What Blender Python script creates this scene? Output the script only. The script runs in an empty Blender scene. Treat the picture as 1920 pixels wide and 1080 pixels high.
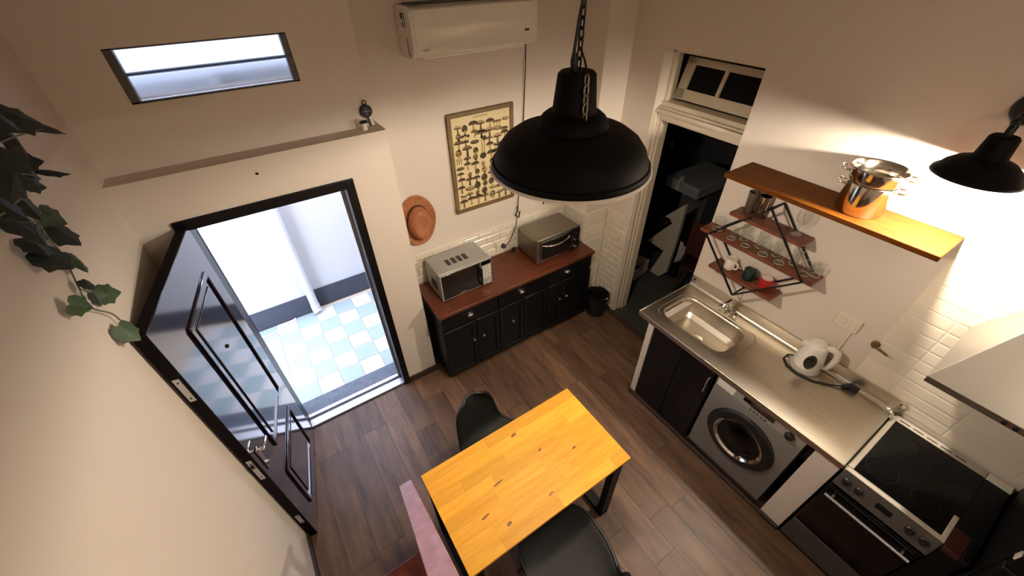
import bpy, bmesh, math, random
from mathutils import Vector, Matrix
random.seed(7)
C = bpy.context.scene.collection
SC = bpy.context.scene
PI = math.pi

# ------------------------------------------------------------------ camera
cam_d = bpy.data.cameras.new('camera'); cam = bpy.data.objects.new('camera', cam_d); C.objects.link(cam)
R = ((0.8354549746, -0.5493980600, -0.0132950000),
     (-0.3628793222, -0.5333298271, -0.7641190306),
     (0.4127148729, 0.6432115259, -0.6449382529))
cam.matrix_world = Matrix(((R[0][0], -R[1][0], -R[2][0], 0.0),
                           (R[0][1], -R[1][1], -R[2][1], 0.0),
                           (R[0][2], -R[1][2], -R[2][2], 3.1),
                           (0, 0, 0, 1)))
cam_d.sensor_width = 36.0
cam_d.lens = 755.2 / 1920 * 36.0
cam_d.clip_start = 0.02
SC.camera = cam
# ------------------------------------------------------------------ world, exposure
SKY = 9.5
w = bpy.data.worlds.new('sky'); SC.world = w; w.use_nodes = True
bg = w.node_tree.nodes['Background']
bg.inputs[0].default_value = (0.735, 0.765, 1.0, 1); bg.inputs[1].default_value = SKY
SC.view_settings.view_transform = 'Standard'; SC.view_settings.look = 'None'
SC.view_settings.exposure = 0.0; SC.view_settings.gamma = 1.0; SC.view_settings.use_curve_mapping = False
PENDANT_W = 66.0
SCONCE_W = 125.0
CEILING_W = 16.5
WARM = (1.0, 0.88, 0.72)
SCWARM = (1.0, 0.88, 0.72)

def lamp(name, kind, loc, energy, color, parent=None, size=0.05, rot=None, size_y=None, portal=False):
    d = bpy.data.lights.new(name, kind); d.energy = energy; d.color = color
    if kind == 'POINT': d.shadow_soft_size = size
    if kind == 'AREA':
        d.size = size
        if size_y: d.shape = 'RECTANGLE'; d.size_y = size_y
        if portal: d.cycles.is_portal = True
    o = bpy.data.objects.new(name, d); C.objects.link(o); o.location = loc
    if rot: o.rotation_euler = rot
    if parent:
        o.parent = parent; o.location = Vector(loc) - Vector(parent.location)
    return o
lamp('door_portal', 'AREA', (-0.02, 2.79, 1.0), 1, (1, 1, 1), size=0.86, size_y=1.98, rot=(PI/2, 0, PI), portal=True)
# a warm ceiling lamp over the gallery the photograph is taken from
lamp('ceiling_lamp_light', 'POINT', (0.9, -1.0, 3.3), CEILING_W, WARM, size=0.12)

# ------------------------------------------------------------------ helpers
def hx(s, k=1.0):
    s = s.lstrip('#'); o = []
    for i in (0, 2, 4):
        c = int(s[i:i+2], 16) / 255
        o.append(min(1.0, k * (c/12.92 if c <= 0.04045 else ((c+0.055)/1.055)**2.4)))
    return (o[0], o[1], o[2], 1)

def mat(name, col, rough=0.5, metal=0.0, noise=None, rnd=0.0, bump=0.0, bscale=60, emit=None, trans=0, ior=1.45, stretch=None, col2=None, spec=0.5, coat=0.0, alpha=None):
    m = bpy.data.materials.new(name); m.use_nodes = True
    nt = m.node_tree; b = nt.nodes['Principled BSDF']
    c = hx(col) if isinstance(col, str) else col
    b.inputs['Base Color'].default_value = c
    b.inputs['Roughness'].default_value = rough; b.inputs['Metallic'].default_value = metal
    b.inputs['Specular IOR Level'].default_value = spec
    b.inputs['Coat Weight'].default_value = coat; b.inputs['Coat Roughness'].default_value = 0.08
    if trans: b.inputs['Transmission Weight'].default_value = trans; b.inputs['IOR'].default_value = ior
    if emit: b.inputs['Emission Color'].default_value = hx(emit[0]); b.inputs['Emission Strength'].default_value = emit[1]
    tc = nt.nodes.new('ShaderNodeTexCoord')
    vec = tc.outputs['Object']
    if noise or bump or col2:
        mp = nt.nodes.new('ShaderNodeMapping'); nt.links.new(vec, mp.inputs['Vector'])
        mp.inputs['Scale'].default_value = stretch or (1, 1, 1)
        vec = mp.outputs['Vector']
        if rnd:
            oi = nt.nodes.new('ShaderNodeObjectInfo')
            mu = nt.nodes.new('ShaderNodeMath'); mu.operation = 'MULTIPLY'; mu.inputs[1].default_value = 37.0
            nt.links.new(oi.outputs['Random'], mu.inputs[0])
            cx = nt.nodes.new('ShaderNodeCombineXYZ')
            for i in range(3): nt.links.new(mu.outputs[0], cx.inputs[i])
            nt.links.new(cx.outputs[0], mp.inputs['Location'])
    cout = None
    if col2:
        nz = nt.nodes.new('ShaderNodeTexNoise'); nz.inputs['Scale'].default_value = noise or 5; nz.inputs['Detail'].default_value = 6
        nz.inputs['Roughness'].default_value = 0.65
        nt.links.new(vec, nz.inputs['Vector'])
        rp = nt.nodes.new('ShaderNodeValToRGB'); nt.links.new(nz.outputs['Fac'], rp.inputs['Fac'])
        rp.color_ramp.elements[0].position = 0.33; rp.color_ramp.elements[1].position = 0.68
        rp.color_ramp.elements[0].color = hx(col2) if isinstance(col2, str) else col2
        rp.color_ramp.elements[1].color = c
        cout = rp.outputs['Color']
    if rnd:
        oi2 = nt.nodes.new('ShaderNodeObjectInfo')
        mr = nt.nodes.new('ShaderNodeMapRange'); mr.inputs['To Min'].default_value = 1 - rnd; mr.inputs['To Max'].default_value = 1 + rnd
        nt.links.new(oi2.outputs['Random'], mr.inputs['Value'])
        hs = nt.nodes.new('ShaderNodeHueSaturation'); hs.inputs['Color'].default_value = c
        nt.links.new(mr.outputs['Result'], hs.inputs['Value'])
        if cout: nt.links.new(cout, hs.inputs['Color'])
        cout = hs.outputs['Color']
    if cout: nt.links.new(cout, b.inputs['Base Color'])
    if bump:
        n2 = nt.nodes.new('ShaderNodeTexNoise'); n2.inputs['Scale'].default_value = bscale; n2.inputs['Detail'].default_value = 4
        nt.links.new(vec, n2.inputs['Vector'])
        bp = nt.nodes.new('ShaderNodeBump'); bp.inputs['Strength'].default_value = bump; bp.inputs['Distance'].default_value = 0.004
        nt.links.new(n2.outputs['Fac'], bp.inputs['Height']); nt.links.new(bp.outputs['Normal'], b.inputs['Normal'])
    return m

M = {}
M['wall'] = mat('wall_paint', '#d6cabd', 0.85, bump=0.25, bscale=25)
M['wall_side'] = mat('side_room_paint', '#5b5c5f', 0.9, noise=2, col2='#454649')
M['ceil'] = mat('ceiling_paint', '#cdc3b4', 0.9)
M['tile'] = mat('cream_tile_glaze', '#e2d7c4', 0.22, rnd=0.03)
M['grout'] = mat('grout', '#c9bda8', 0.9)
M['plank'] = mat('floor_plank_wood', '#705540', 0.44, noise=3.0, col2='#443126', spec=0.4, rnd=0.24, stretch=(5, 0.8, 5), bump=0.12, bscale=12)
M['dark_gap'] = mat('floor_joint', '#1a1512', 0.8)
M['skirt'] = mat('dark_brown_skirting', '#3a2a22', 0.5, noise=6, col2='#271b15')
M['black_paint'] = mat('black_paint', '#07070a', 0.42, spec=0.3)
M['black_gloss'] = mat('door_gloss_paint', '#1b1520', 0.10, spec=1.0, coat=1.0, bump=0.06, bscale=2.5)
M['door_edge'] = mat('door_edge_paint', '#0d080c', 0.7, spec=0.1)
M['black_matte'] = mat('black_powder_coat', '#050506', 0.55, spec=0.25)
M['black_metal'] = mat('black_metal', '#09090a', 0.4, metal=0.2)
M['lampblack'] = mat('lamp_black', '#030304', 0.6, spec=0.15, bump=0.2, bscale=200)
M['lampwhite'] = mat('lamp_white_enamel', '#f2ece2', 0.4)
M['brown_wood'] = mat('red_brown_wood', '#6b3520', 0.33, noise=4, col2='#432013', stretch=(1.2, 10, 10), bump=0.08, bscale=10)
M['shelf_wood'] = mat('shelf_wood', '#7a4228', 0.42, noise=4, col2='#522918', stretch=(10, 1.2, 10), bump=0.1, bscale=10)
M['big_shelf'] = mat('wall_shelf_wood', '#66390b', 0.55, noise=4, col2='#512808', stretch=(10, 1.0, 10), bump=0.1, bscale=10, spec=0.08)
M['stave'] = mat('table_stave_wood', '#efb13c', 0.5, noise=3, col2='#e29c28', rnd=0.17, spec=0.3, stretch=(1.3, 14, 14), bump=0.05, bscale=10)
M['knot'] = mat('wood_knot', '#7e4a10', 0.5)
M['redwood'] = mat('varnished_red_wood', '#7c3424', 0.28, noise=5, col2='#511d14', stretch=(8, 1, 8), coat=0.4)
M['handrail'] = mat('worn_handrail_wood_sheen', '#b08590', 0.33, noise=4, col2='#9a6469', stretch=(4, 1, 4), coat=0.3)  # pinkish tint paints the doorway light's sheen into the red wood's colour
M['steel'] = mat('brushed_steel', '#d3cabb', 0.36, metal=1.0, noise=3, col2='#c4bbac', bump=0.05, bscale=30, stretch=(30, 1, 1))
M['steel_dark'] = mat('toaster_steel', '#8f897c', 0.34, metal=0.9)
M['chrome'] = mat('chrome', '#dcdad6', 0.1, metal=1.0)
M['polish'] = mat('polished_pot_steel', '#d8d2c8', 0.13, metal=1.0)
M['hood_steel'] = mat('hood_steel', '#b5afa6', 0.34, metal=0.85)
M['silver_paint'] = mat('silver_paint', '#807e79', 0.4, metal=0.35)
M['silver_light'] = mat('light_silver_paint', '#a8a6a0', 0.35, metal=0.3)
M['white_plastic'] = mat('white_plastic', '#dfd9cf', 0.3)
M['grey_plastic'] = mat('grey_plastic', '#b3afa8', 0.4)
M['dark_plastic'] = mat('dark_plastic', '#141416', 0.35)
M['black_glass'] = mat('black_glass', '#040406', 0.08, spec=0.3)
M['smoked'] = mat('smoked_glass', '#15120f', 0.08, spec=0.6)
M['glass'] = mat('clear_glass', '#f6f8f6', 0.02, trans=1.0, ior=1.45)
def thin_glass(m):
    nt = m.node_tree; out = nt.nodes['Material Output']
    tr = nt.nodes.new('ShaderNodeBsdfTransparent'); tr.inputs[0].default_value = (0.93, 0.94, 0.92, 1)
    gl = nt.nodes.new('ShaderNodeBsdfGlossy'); gl.inputs['Roughness'].default_value = 0.03
    lw = nt.nodes.new('ShaderNodeLayerWeight'); lw.inputs[0].default_value = 0.5
    mx = nt.nodes.new('ShaderNodeMixShader')
    pw = nt.nodes.new('ShaderNodeMath'); pw.operation = 'POWER'; pw.inputs[1].default_value = 2.5; nt.links.new(lw.outputs['Facing'], pw.inputs[0])
    ml = nt.nodes.new('ShaderNodeMath'); ml.operation = 'MULTIPLY_ADD'; ml.inputs[1].default_value = 0.6; ml.inputs[2].default_value = 0.08; nt.links.new(pw.outputs[0], ml.inputs[0])
    nt.links.new(ml.outputs[0], mx.inputs[0]); nt.links.new(tr.outputs[0], mx.inputs[1]); nt.links.new(gl.outputs[0], mx.inputs[2])
    nt.links.new(mx.outputs[0], out.inputs['Surface'])
thin_glass(M['glass'])
M['glass_edge'] = mat('glass_edge', '#e9e6da', 0.1, spec=0.8)
_n = M['glass_edge'].node_tree; _t = _n.nodes.new('ShaderNodeBsdfTransparent'); _m = _n.nodes.new('ShaderNodeMixShader'); _m.inputs[0].default_value = 0.5
_n.links.new(_t.outputs[0], _m.inputs[1]); _n.links.new(_n.nodes['Principled BSDF'].outputs[0], _m.inputs[2]); _n.links.new(_m.outputs[0], _n.nodes['Material Output'].inputs['Surface'])
M['white_enamel'] = mat('white_enamel', '#e4ded2', 0.2)
M['frame_wood'] = mat('poster_frame_wood', '#7a6440', 0.5, noise=12, col2='#64502f')
M['paper'] = mat('poster_paper', '#d8c69a', 0.7)
M['ink1'] = mat('mushroom_ink_dark', '#3a2c1b', 0.7)
M['ink2'] = mat('mushroom_ink_brown', '#6e5533', 0.7)
M['ink3'] = mat('mushroom_ink_tan', '#a18a5e', 0.7)
M['straw'] = mat('straw', '#b0714b', 0.8, bump=0.5, bscale=140, noise=40, col2='#935a3a')
M['straw_band'] = mat('straw_band', '#5d3823', 0.8)
M['leaf1'] = mat('ivy_leaf_dark', '#1c2a22', 0.55, noise=20, col2='#111a15', rnd=0.3)
M['leaf2'] = mat('ivy_leaf_green', '#3a5230', 0.55, noise=20, col2='#263b22', rnd=0.3)
M['stem'] = mat('ivy_stem', '#6d6a50', 0.7)
M['fabric'] = mat('dark_seat_leather', '#131311', 0.6, spec=0.3, bump=0.15, bscale=90)
M['rubber'] = mat('black_rubber', '#0a0a0a', 0.5)
M['bag'] = mat('black_bag', '#0b0b0d', 0.3, bump=0.9, bscale=18)
M['patio_wall'] = mat('patio_white_paint', '#c2c7ca', 0.85)
M['patio_band'] = mat('patio_grey_band', '#3f4650', 0.8, noise=8, col2='#363d47')
M['patio_white'] = mat('white_floor_tile', '#cfd2d0', 0.35)
M['patio_cyan'] = mat('pale_blue_floor_tile', '#9fb3b6', 0.35)
M['slate'] = mat('slate_strip', '#4c5766', 0.6, noise=14, col2='#626d7a')
M['alu'] = mat('aluminium', '#c9ccd2', 0.35, metal=0.8)
M['winmetal'] = mat('window_metal', '#6e6b66', 0.5, metal=0.6, noise=40, col2='#3c3a36')
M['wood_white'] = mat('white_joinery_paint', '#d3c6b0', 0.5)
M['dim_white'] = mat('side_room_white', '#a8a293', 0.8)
M['concrete'] = mat('concrete', '#8b8c8e', 0.8, noise=20, col2='#757679')
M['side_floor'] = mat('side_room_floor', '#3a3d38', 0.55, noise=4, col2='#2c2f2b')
M['mug_green'] = mat('dark_green_glaze', '#0f2b26', 0.3)
M['mug_red'] = mat('red_glaze', '#a31f1d', 0.3)
M['mug_white'] = mat('white_glaze', '#e6dfd2', 0.25)
M['ceramic_in'] = mat('cream_glaze', '#e2d5c2', 0.3)
M['bulb'] = mat('bulb_glass', '#fff0d8', 0.4, emit=('#ffdfae', 14.0))
M['pane'] = mat('louvre_glass', '#74787c', 0.3, trans=0.95, ior=1.1)
M['outlet'] = mat('outlet_plastic', '#dbd0bd', 0.4)
M['brass'] = mat('aged_brass', '#7b6540', 0.4, metal=0.8)
M['board'] = mat('dark_red_board', '#34130f', 0.45)
M['stove_panel'] = mat('stove_panel', '#57524d', 0.45, metal=0.4)
M['stove_frame'] = mat('stove_frame_enamel', '#b3a99b', 0.4)
M['ring'] = mat('burner_print', '#17181c', 0.3)
M['dark_pane'] = mat('dark_pane', '#08080b', 0.35, spec=0.15)
M['fin'] = mat('drum_fin', '#4d4b47', 0.5)
M['drawer_grey'] = mat('dark_grey_enamel', '#3d3a37', 0.45)
M['louvre_bar'] = mat('louvre_bar', '#a9b8cf', 0.5)

class MB:
    def __init__(s): s.v = []; s.f = []; s.T = Matrix.Identity(4); s.mi = []; s.cur = 0
    def add(s, vs, fs):
        o = len(s.v); s.v += [s.T @ Vector(v) for v in vs]
        for f in fs: s.f.append([i + o for i in f]); s.mi.append(s.cur)
        return s
    def box(s, x0, x1, y0, y1, z0, z1):
        return s.add([(x0,y0,z0),(x1,y0,z0),(x1,y1,z0),(x0,y1,z0),(x0,y0,z1),(x1,y0,z1),(x1,y1,z1),(x0,y1,z1)],
                     [(0,3,2,1),(4,5,6,7),(0,1,5,4),(1,2,6,5),(2,3,7,6),(3,0,4,7)])
    def prism(s, pts, axis, a, b):
        # pts: 2-D polygon in the two other axes (cyclic order of x,y,z without axis)
        def p3(p, t):
            return {'x': (t, p[0], p[1]), 'y': (p[0], t, p[1]), 'z': (p[0], p[1], t)}[axis]
        n = len(pts)
        return s.add([p3(p, a) for p in pts] + [p3(p, b) for p in pts],
                     [tuple(range(n))[::-1], tuple(range(n, 2*n))] + [(i, (i+1) % n, n + (i+1) % n, n + i) for i in range(n)])
    def frustum(s, r0, r1, z0, z1):
        (a0,a1,b0,b1) = r0; (c0,c1,d0,d1) = r1
        return s.add([(a0,b0,z0),(a1,b0,z0),(a1,b1,z0),(a0,b1,z0),(c0,d0,z1),(c1,d0,z1),(c1,d1,z1),(c0,d1,z1)],
                     [(0,3,2,1),(4,5,6,7),(0,1,5,4),(1,2,6,5),(2,3,7,6),(3,0,4,7)])
    def lathe(s, prof, c=(0,0,0), n=32, ax='z', sx=1, sy=1, closed=False):
        c = Vector(c); vs = []; fs = []; k = len(prof)
        def q(r, h, t):
            a = r*math.cos(t)*sx; b = r*math.sin(t)*sy
            if ax == 'z': return c + Vector((a, b, h))
            if ax == 'x': return c + Vector((h, a, b))
            return c + Vector((a, h, b))
        for r, h in prof:
            for j in range(n): vs.append(q(r, h, 2*PI*j/n))
        for i in range(k - 1 + (1 if closed else 0)):
            i2 = (i+1) % k
            for j in range(n):
                j2 = (j+1) % n
                fs.append((i*n+j, i*n+j2, i2*n+j2, i2*n+j))
        if not closed:
            if prof[0][0] > 1e-6: fs.append(tuple(range(n))[::-1])
            if prof[-1][0] > 1e-6: fs.append(tuple(range((k-1)*n, k*n)))
        return s.add(vs, fs)
    def open_lathe(s, prof, c=(0,0,0), n=32, ax='z'):
        c = Vector(c); vs = []; fs = []; k = len(prof)
        for r, h in prof:
            for j in range(n):
                t = 2*PI*j/n; a = r*math.cos(t); b = r*math.sin(t)
                vs.append(c + (Vector((a,b,h)) if ax == 'z' else Vector((h,a,b)) if ax == 'x' else Vector((a,h,b))))
        for i in range(k-1):
            for j in range(n):
                j2 = (j+1) % n; fs.append((i*n+j, i*n+j2, (i+1)*n+j2, (i+1)*n+j))
        return s.add(vs, fs)
    def tube(s, pts, r, n=8, closed=False):
        pts = [Vector(p) for p in pts]; m = len(pts); vs = []; fs = []
        up = None
        for i, p in enumerate(pts):
            if closed: d = pts[(i+1) % m] - pts[i-1]
            else: d = pts[min(i+1, m-1)] - pts[max(i-1, 0)]
            d.normalize()
            if up is None:
                up = Vector((0,0,1)) if abs(d.z) < 0.9 else Vector((1,0,0))
            u = up - d * up.dot(d)
            if u.length < 1e-5: u = d.orthogonal()
            u.normalize(); up = u; v = d.cross(u)
            rr = r[i] if isinstance(r, (list, tuple)) else r
            for j in range(n):
                t = 2*PI*j/n; vs.append(p + u*math.cos(t)*rr + v*math.sin(t)*rr)
        for i in range(m if closed else m-1):
            i2 = (i+1) % m
            for j in range(n):
                j2 = (j+1) % n; fs.append((i*n+j, i*n+j2, i2*n+j2, i2*n+j))
        if not closed: fs += [tuple(range(n))[::-1], tuple(range((m-1)*n, m*n))]
        return s.add(vs, fs)
    def bar(s, a, b, w, h, up=(0,0,1)):
        a = Vector(a); b = Vector(b); d = (b-a).normalized(); up = Vector(up)
        u = (up - d*up.dot(d)).normalized(); v = d.cross(u); vs = []
        for p in (a, b):
            for i, j in ((-1,-1),(1,-1),(1,1),(-1,1)): vs.append(p + v*(i*w/2) + u*(j*h/2))
        return s.add(vs, [(0,3,2,1),(4,5,6,7),(0,1,5,4),(1,2,6,5),(2,3,7,6),(3,0,4,7)])
    def sphere(s, c, r, n=16, sx=1, sy=1, sz=1):
        k = n//2
        return s.lathe([(r*math.sin(PI*i/k), r*sz*math.cos(PI*i/k)) for i in range(k, -1, -1)], c, n, 'z', sx, sy)
    def build(s, name, m, parent=None, smooth=True, bevel=0.0, seg=2, solid=0.0, sub=0, world=True, angle=40):
        me = bpy.data.meshes.new(name)
        off = Vector((0,0,0))
        if parent is not None and world:
            p = parent
            while p is not None: off += Vector(p.location); p = p.parent
        me.from_pydata([tuple(v - off) for v in s.v], [], s.f)
        bm = bmesh.new(); bm.from_mesh(me)
        bmesh.ops.remove_doubles(bm, verts=bm.verts, dist=1e-6)
        bmesh.ops.recalc_face_normals(bm, faces=bm.faces); bm.to_mesh(me); bm.free()
        if isinstance(m, (list, tuple)):
            for mm in m: me.materials.append(mm)
            if len(me.polygons) == len(s.mi):
                me.polygons.foreach_set('material_index', s.mi)
        else: me.materials.append(m)
        if smooth:
            me.polygons.foreach_set('use_smooth', [True]*len(me.polygons)); me.set_sharp_from_angle(angle=math.radians(angle))
        o = bpy.data.objects.new(name, me); C.objects.link(o)
        if parent is not None: o.parent = parent
        if solid:
            md = o.modifiers.new('thick', 'SOLIDIFY'); md.thickness = solid; md.offset = 0
        if sub:
            md = o.modifiers.new('sub', 'SUBSURF'); md.levels = sub; md.render_levels = sub
        if bevel:
            md = o.modifiers.new('bevel', 'BEVEL'); md.width = bevel; md.segments = seg; md.limit_method = 'ANGLE'; md.angle_limit = math.radians(40)
        return o

def box(*a): return MB().box(*a)
def tag(o, label=None, cat=None, group=None, kind=None):
    if label: o['label'] = label
    if cat: o['category'] = cat
    if group: o['group'] = group
    if kind: o['kind'] = kind
    return o
def thing(name, label, cat, loc=(0,0,0), rotz=0, group=None):
    o = bpy.data.objects.new(name, None); C.objects.link(o); o.empty_display_size = 0.05
    o.location = loc; o.rotation_euler = (0,0,rotz)
    return tag(o, label, cat, group)
def struct(name, mb, m, **k):
    o = mb.build(name, m, None, smooth=False, **k); o['kind'] = 'structure'; return o
def share(src, name, parent, loc, rot=None):
    o = bpy.data.objects.new(name, src.data); C.objects.link(o); o.parent = parent; o.location = loc
    if rot: o.rotation_euler = rot
    for md in src.modifiers:
        n = o.modifiers.new(md.name, md.type)
        if md.type == 'BEVEL': n.width = md.width; n.segments = md.segments; n.limit_method = 'ANGLE'; n.angle_limit = md.angle_limit
    return o
def copy_tree(root, loc, rotz=None, label=None):
    r = root.copy(); C.objects.link(r); r.location = loc
    if rotz is not None: r.rotation_euler = (0,0,rotz)
    if label: r['label'] = label
    for ch in list(root.children):
        c = ch.copy(); C.objects.link(c); c.parent = r
        for g in list(ch.children):
            d = g.copy(); C.objects.link(d); d.parent = c
    return r

# ------------------------------------------------------------------ ROOM SHELL
ZC = 3.75
fl = struct('floor', box(-0.65, 2.70, -1.7, 2.80, -0.12, -0.014), M['dark_gap'])
# planks run away from the viewer
PWID = 0.186
cols = int(math.ceil((2.66 + 0.65) / PWID))
for i in range(cols):
    x0 = -0.65 + i*PWID; x1 = min(x0 + PWID, 2.64)
    y = 2.75 - random.uniform(0.2, 1.15) ; top = 2.75
    while top > -1.7:
        y = max(y, -1.7)
        ymax = top
        if x1 < 0.72 and ymax > 2.488: ymax = 2.488
        if ymax - y > 0.03:
            dz = random.uniform(-0.0006, 0.0006)
            box(x0+0.0008, x1-0.0008, y+0.0008, ymax-0.0008, -0.014, dz).build('plank', M['plank'], fl, smooth=False)
        top = y; y = top - random.choice((1.22, 1.22, 1.22, 0.9))

struct('ceiling', box(-0.85, 2.9, -1.85, 3.0, ZC, ZC+0.1), M['ceil'])
struct('wall_left', box(-0.80, -0.65, -1.85, 2.80, -0.12, ZC), M['wall'])
struct('wall_rear', box(-0.80, 2.9, -1.85, -1.7, -0.12, ZC), M['wall'])
# entry wall with the door opening, thicker below the ledge
we = MB()
DX0, DX1, DZ = -0.497, 0.447, 2.035
we.box(-0.65, DX0, 2.49, 2.80, -0.12, 2.273)
we.box(DX1, 0.715, 2.49, 2.80, -0.12, 2.273)
we.box(DX0, DX1, 2.49, 2.80, DZ, 2.273)
struct('wall_entry', we, M['wall'])
wu = MB()
WX0, WX1, WZ0, WZ1 = -0.392, 0.35, 2.567, 2.792
wu.box(-0.65, WX0, 2.62, 2.80, 2.273, ZC); wu.box(WX1, 0.69, 2.62, 2.80, 2.273, ZC)
wu.box(WX0, WX1, 2.62, 2.80, 2.273, WZ0); wu.box(WX0, WX1, 2.62, 2.80, WZ1, ZC)
struct('wall_upper', wu, M['wall'])
wb = struct('wall_back', box(0.69, 2.42, 2.75, 2.95, -0.12, ZC), M['wall'])
wc = struct('wall_corner', box(2.42, 2.70, 2.45, 2.95, -0.12, ZC), M['wall'])
OY0, OY1, OZ = 1.395, 2.14, 2.545
wr = MB()
wr.box(2.70, 2.89, OY1, 2.95, -0.12, ZC); wr.box(2.70, 2.89, -1.85, OY0, -0.12, ZC); wr.box(2.70, 2.89, OY0, OY1, OZ, ZC)
wrs = struct('wall_right', wr, M['wall'])

# cream brick tiles: each one a piece
def bevel_tile(w, h, t, nm, ax):
    # ax 'y': faces -y ; ax 'x': faces -x ; ax 'X': faces -x too ; origin at its lower corner on the wall
    b = 0.008; mb = MB()
    o = [(0,0),(w,0),(w,h),(0,h)]; i = [(b,b),(w-b,b),(w-b,h-b),(b,h-b)]
    def P(p, d): return (p[0], -d, p[1]) if ax == 'y' else (-d, p[0], p[1])
    mb.add([P(p, 0) for p in o] + [P(p, t*0.45) for p in o] + [P(p, t) for p in i],
           [(0,1,5,4),(1,2,6,5),(2,3,7,6),(3,0,4,7),(4,5,9,8),(5,6,10,9),(6,7,11,10),(7,4,8,11),(8,9,10,11)])
    return mb
def tile_field(parent, ax, fixed, a0, a1, z0, z1, tw, th, stagger=True, t=0.009):
    cache = {}; g = 0.003; row = 0; z = z0
    while z < z1 - 0.01:
        h = min(th, z1 - z) - g
        a = a0 - (tw/2 if stagger and row % 2 else 0)
        while a < a1 - 0.01:
            s = max(a, a0); e = min(a + tw, a1)
            wdt = e - s - g
            if wdt > 0.012:
                k = (round(wdt, 3), round(h, 3))
                loc = (s, fixed, z) if ax == 'y' else (fixed, s, z)
                if k not in cache:
                    o = bevel_tile(wdt, h, t, 'tile', ax).build('tile', M['tile'], None, smooth=False, world=False)
                    o.parent = parent; o.location = loc; cache[k] = o
                else: share(cache[k], 'tile', parent, loc)
            a += tw
        z += th; row += 1
tile_field(wb, 'y', 2.75, 0.74, 2.415, 0.86, 1.135, 0.15, 0.0755)
tile_field(wc, 'y', 2.45, 2.425, 2.695, 0.02, 1.135, 0.15, 0.0755)
tile_field(wc, 'x', 2.42, 2.455, 2.745, 0.86, 1.135, 0.15, 0.0755)
tile_field(wrs, 'x', 2.70, 2.165, 2.445, 0.02, 1.135, 0.15, 0.0755)
tile_field(wrs, 'x', 2.70, -0.918, 0.17, 0.93, 1.98, 0.30, 0.0745, stagger=False, t=0.0016)
# cap mouldings over the wainscot
struct('trim_1', box(0.735, 2.42, 2.732, 2.75, 1.135, 1.165), M['tile'], bevel=0.006)
cap = MB(); cap.box(2.403, 2.42, 2.44, 2.75, 1.135, 1.165); cap.box(2.403, 2.70, 2.433, 2.45, 1.135, 1.165)
struct('trim_2', cap, M['tile'], bevel=0.006)
tr = MB(); tr.box(2.684, 2.70, 2.15, 2.433, 1.135, 1.16); tr.box(2.684, 2.70, 2.146, 2.163, 0.0, 1.16)
struct('trim_3', tr, M['tile'], bevel=0.005)
# skirtings
struct('baseboard_entry', box(DX1+0.0, 0.715, 2.475, 2.49, 0, 0.07), M['skirt'], bevel=0.003)
struct('baseboard_left', box(-0.65, -0.635, -1.7, 2.42, 0, 0.07), M['skirt'], bevel=0.003)
struct('trim_4', box(2.635, 2.70, OY0, 2.45, -0.014, 0.012), M['skirt'], bevel=0.003)

# door frame, threshold
df = MB()
df.box(DX0, -0.437, 2.478, 2.66, 0, DZ); df.box(0.392, DX1, 2.478, 2.66, 0, DZ); df.box(-0.437, 0.392, 2.478, 2.66, 1.975, DZ)
dfo = struct('trim_5', df, M['black_paint'], bevel=0.004)
MB().box(0.372, 0.39, 2.60, 2.62, 0.02, 1.97).build('rebate_strip', M['alu'], dfo)
th = struct('trim_6', box(-0.437, 0.392, 2.50, 2.575, -0.014, 0.018), M['alu'], bevel=0.004)
box(-0.437, 0.392, 2.60, 2.635, -0.014, 0.022).build('rail', M['alu'], th, bevel=0.003)
struct('trim_7', box(-0.60, 0.60, 2.575, 2.80, -0.08, 0.004), M['slate'])

# high louvre window over the ledge
wf = MB()
wf.box(WX0, WX0+0.035, 2.625, 2.68, WZ0, WZ1); wf.box(WX1-0.03, WX1, 2.625, 2.68, WZ0, WZ1)
wf.box(WX0, WX1, 2.625, 2.68, WZ0, WZ0+0.008); wf.box(WX0, WX1, 2.625, 2.68, WZ1-0.008, WZ1)
wo = struct('window_1', wf, M['winmetal'], bevel=0.002)
for k, (za, zb) in enumerate(((WZ0+0.010, 2.688), (2.676, WZ1-0.010))):
    p = MB(); p.add([(WX0+0.02, 2.65, za), (WX1-0.02, 2.65, za), (WX1-0.02, 2.672, zb), (WX0+0.02, 2.672, zb)], [(0,1,2,3)])
    p.build('pane', M['pane'], wo, smooth=False, solid=0.005)

MB().box(WX0+0.02, WX1-0.02, 2.658, 2.666, 2.679, 2.684).build('louvre_bar', M['louvre_bar'], wo, smooth=False)
# patio outside
pf = struct('floor', box(-2.2, 2.2, 2.80, 4.6, -0.14, -0.012), M['grout'])
kt = None; kc = None
for ix in range(-8, 6):
    for iy in range(6):
        x0 = -0.28 + ix*0.2; y0 = 2.80 + iy*0.2
        if x0 < -1.7 or x0 > 1.2: continue
        odd = (ix + iy) % 2
        src = kc if odd else kt
        if src is None:
            o = box(0.0015, 0.1985, 0.0015, 0.1985, -0.012, 0).build('tile', M['patio_cyan'] if odd else M['patio_white'], None, smooth=False)
            o.parent = pf; o.location = (x0, y0, 0)
            if odd: kc = o
            else: kt = o
        else: share(src, 'tile', pf, (x0, y0, 0))
pw = MB(); pw.box(-2.2, -0.06, 4.02, 4.4, -0.1, 2.4); pw.box(-0.06, 2.2, 4.07, 4.4, -0.1, 2.4)
pwo = struct('wall_patio', pw, M['patio_wall'])
pb = MB(); pb.box(-2.2, -0.06, 4.005, 4.02, 0, 0.235); pb.box(-0.06, 2.2, 4.055, 4.07, 0, 0.235)
struct('baseboard_patio', pb, M['patio_band'])
struct('wall_patio_left', box(-2.3, -2.2, 2.8, 4.4, -0.1, 2.4), M['patio_wall'])
struct('wall_patio_right', box(2.2, 2.3, 2.95, 4.4, -0.1, 2.4), M['patio_wall'])

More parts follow.
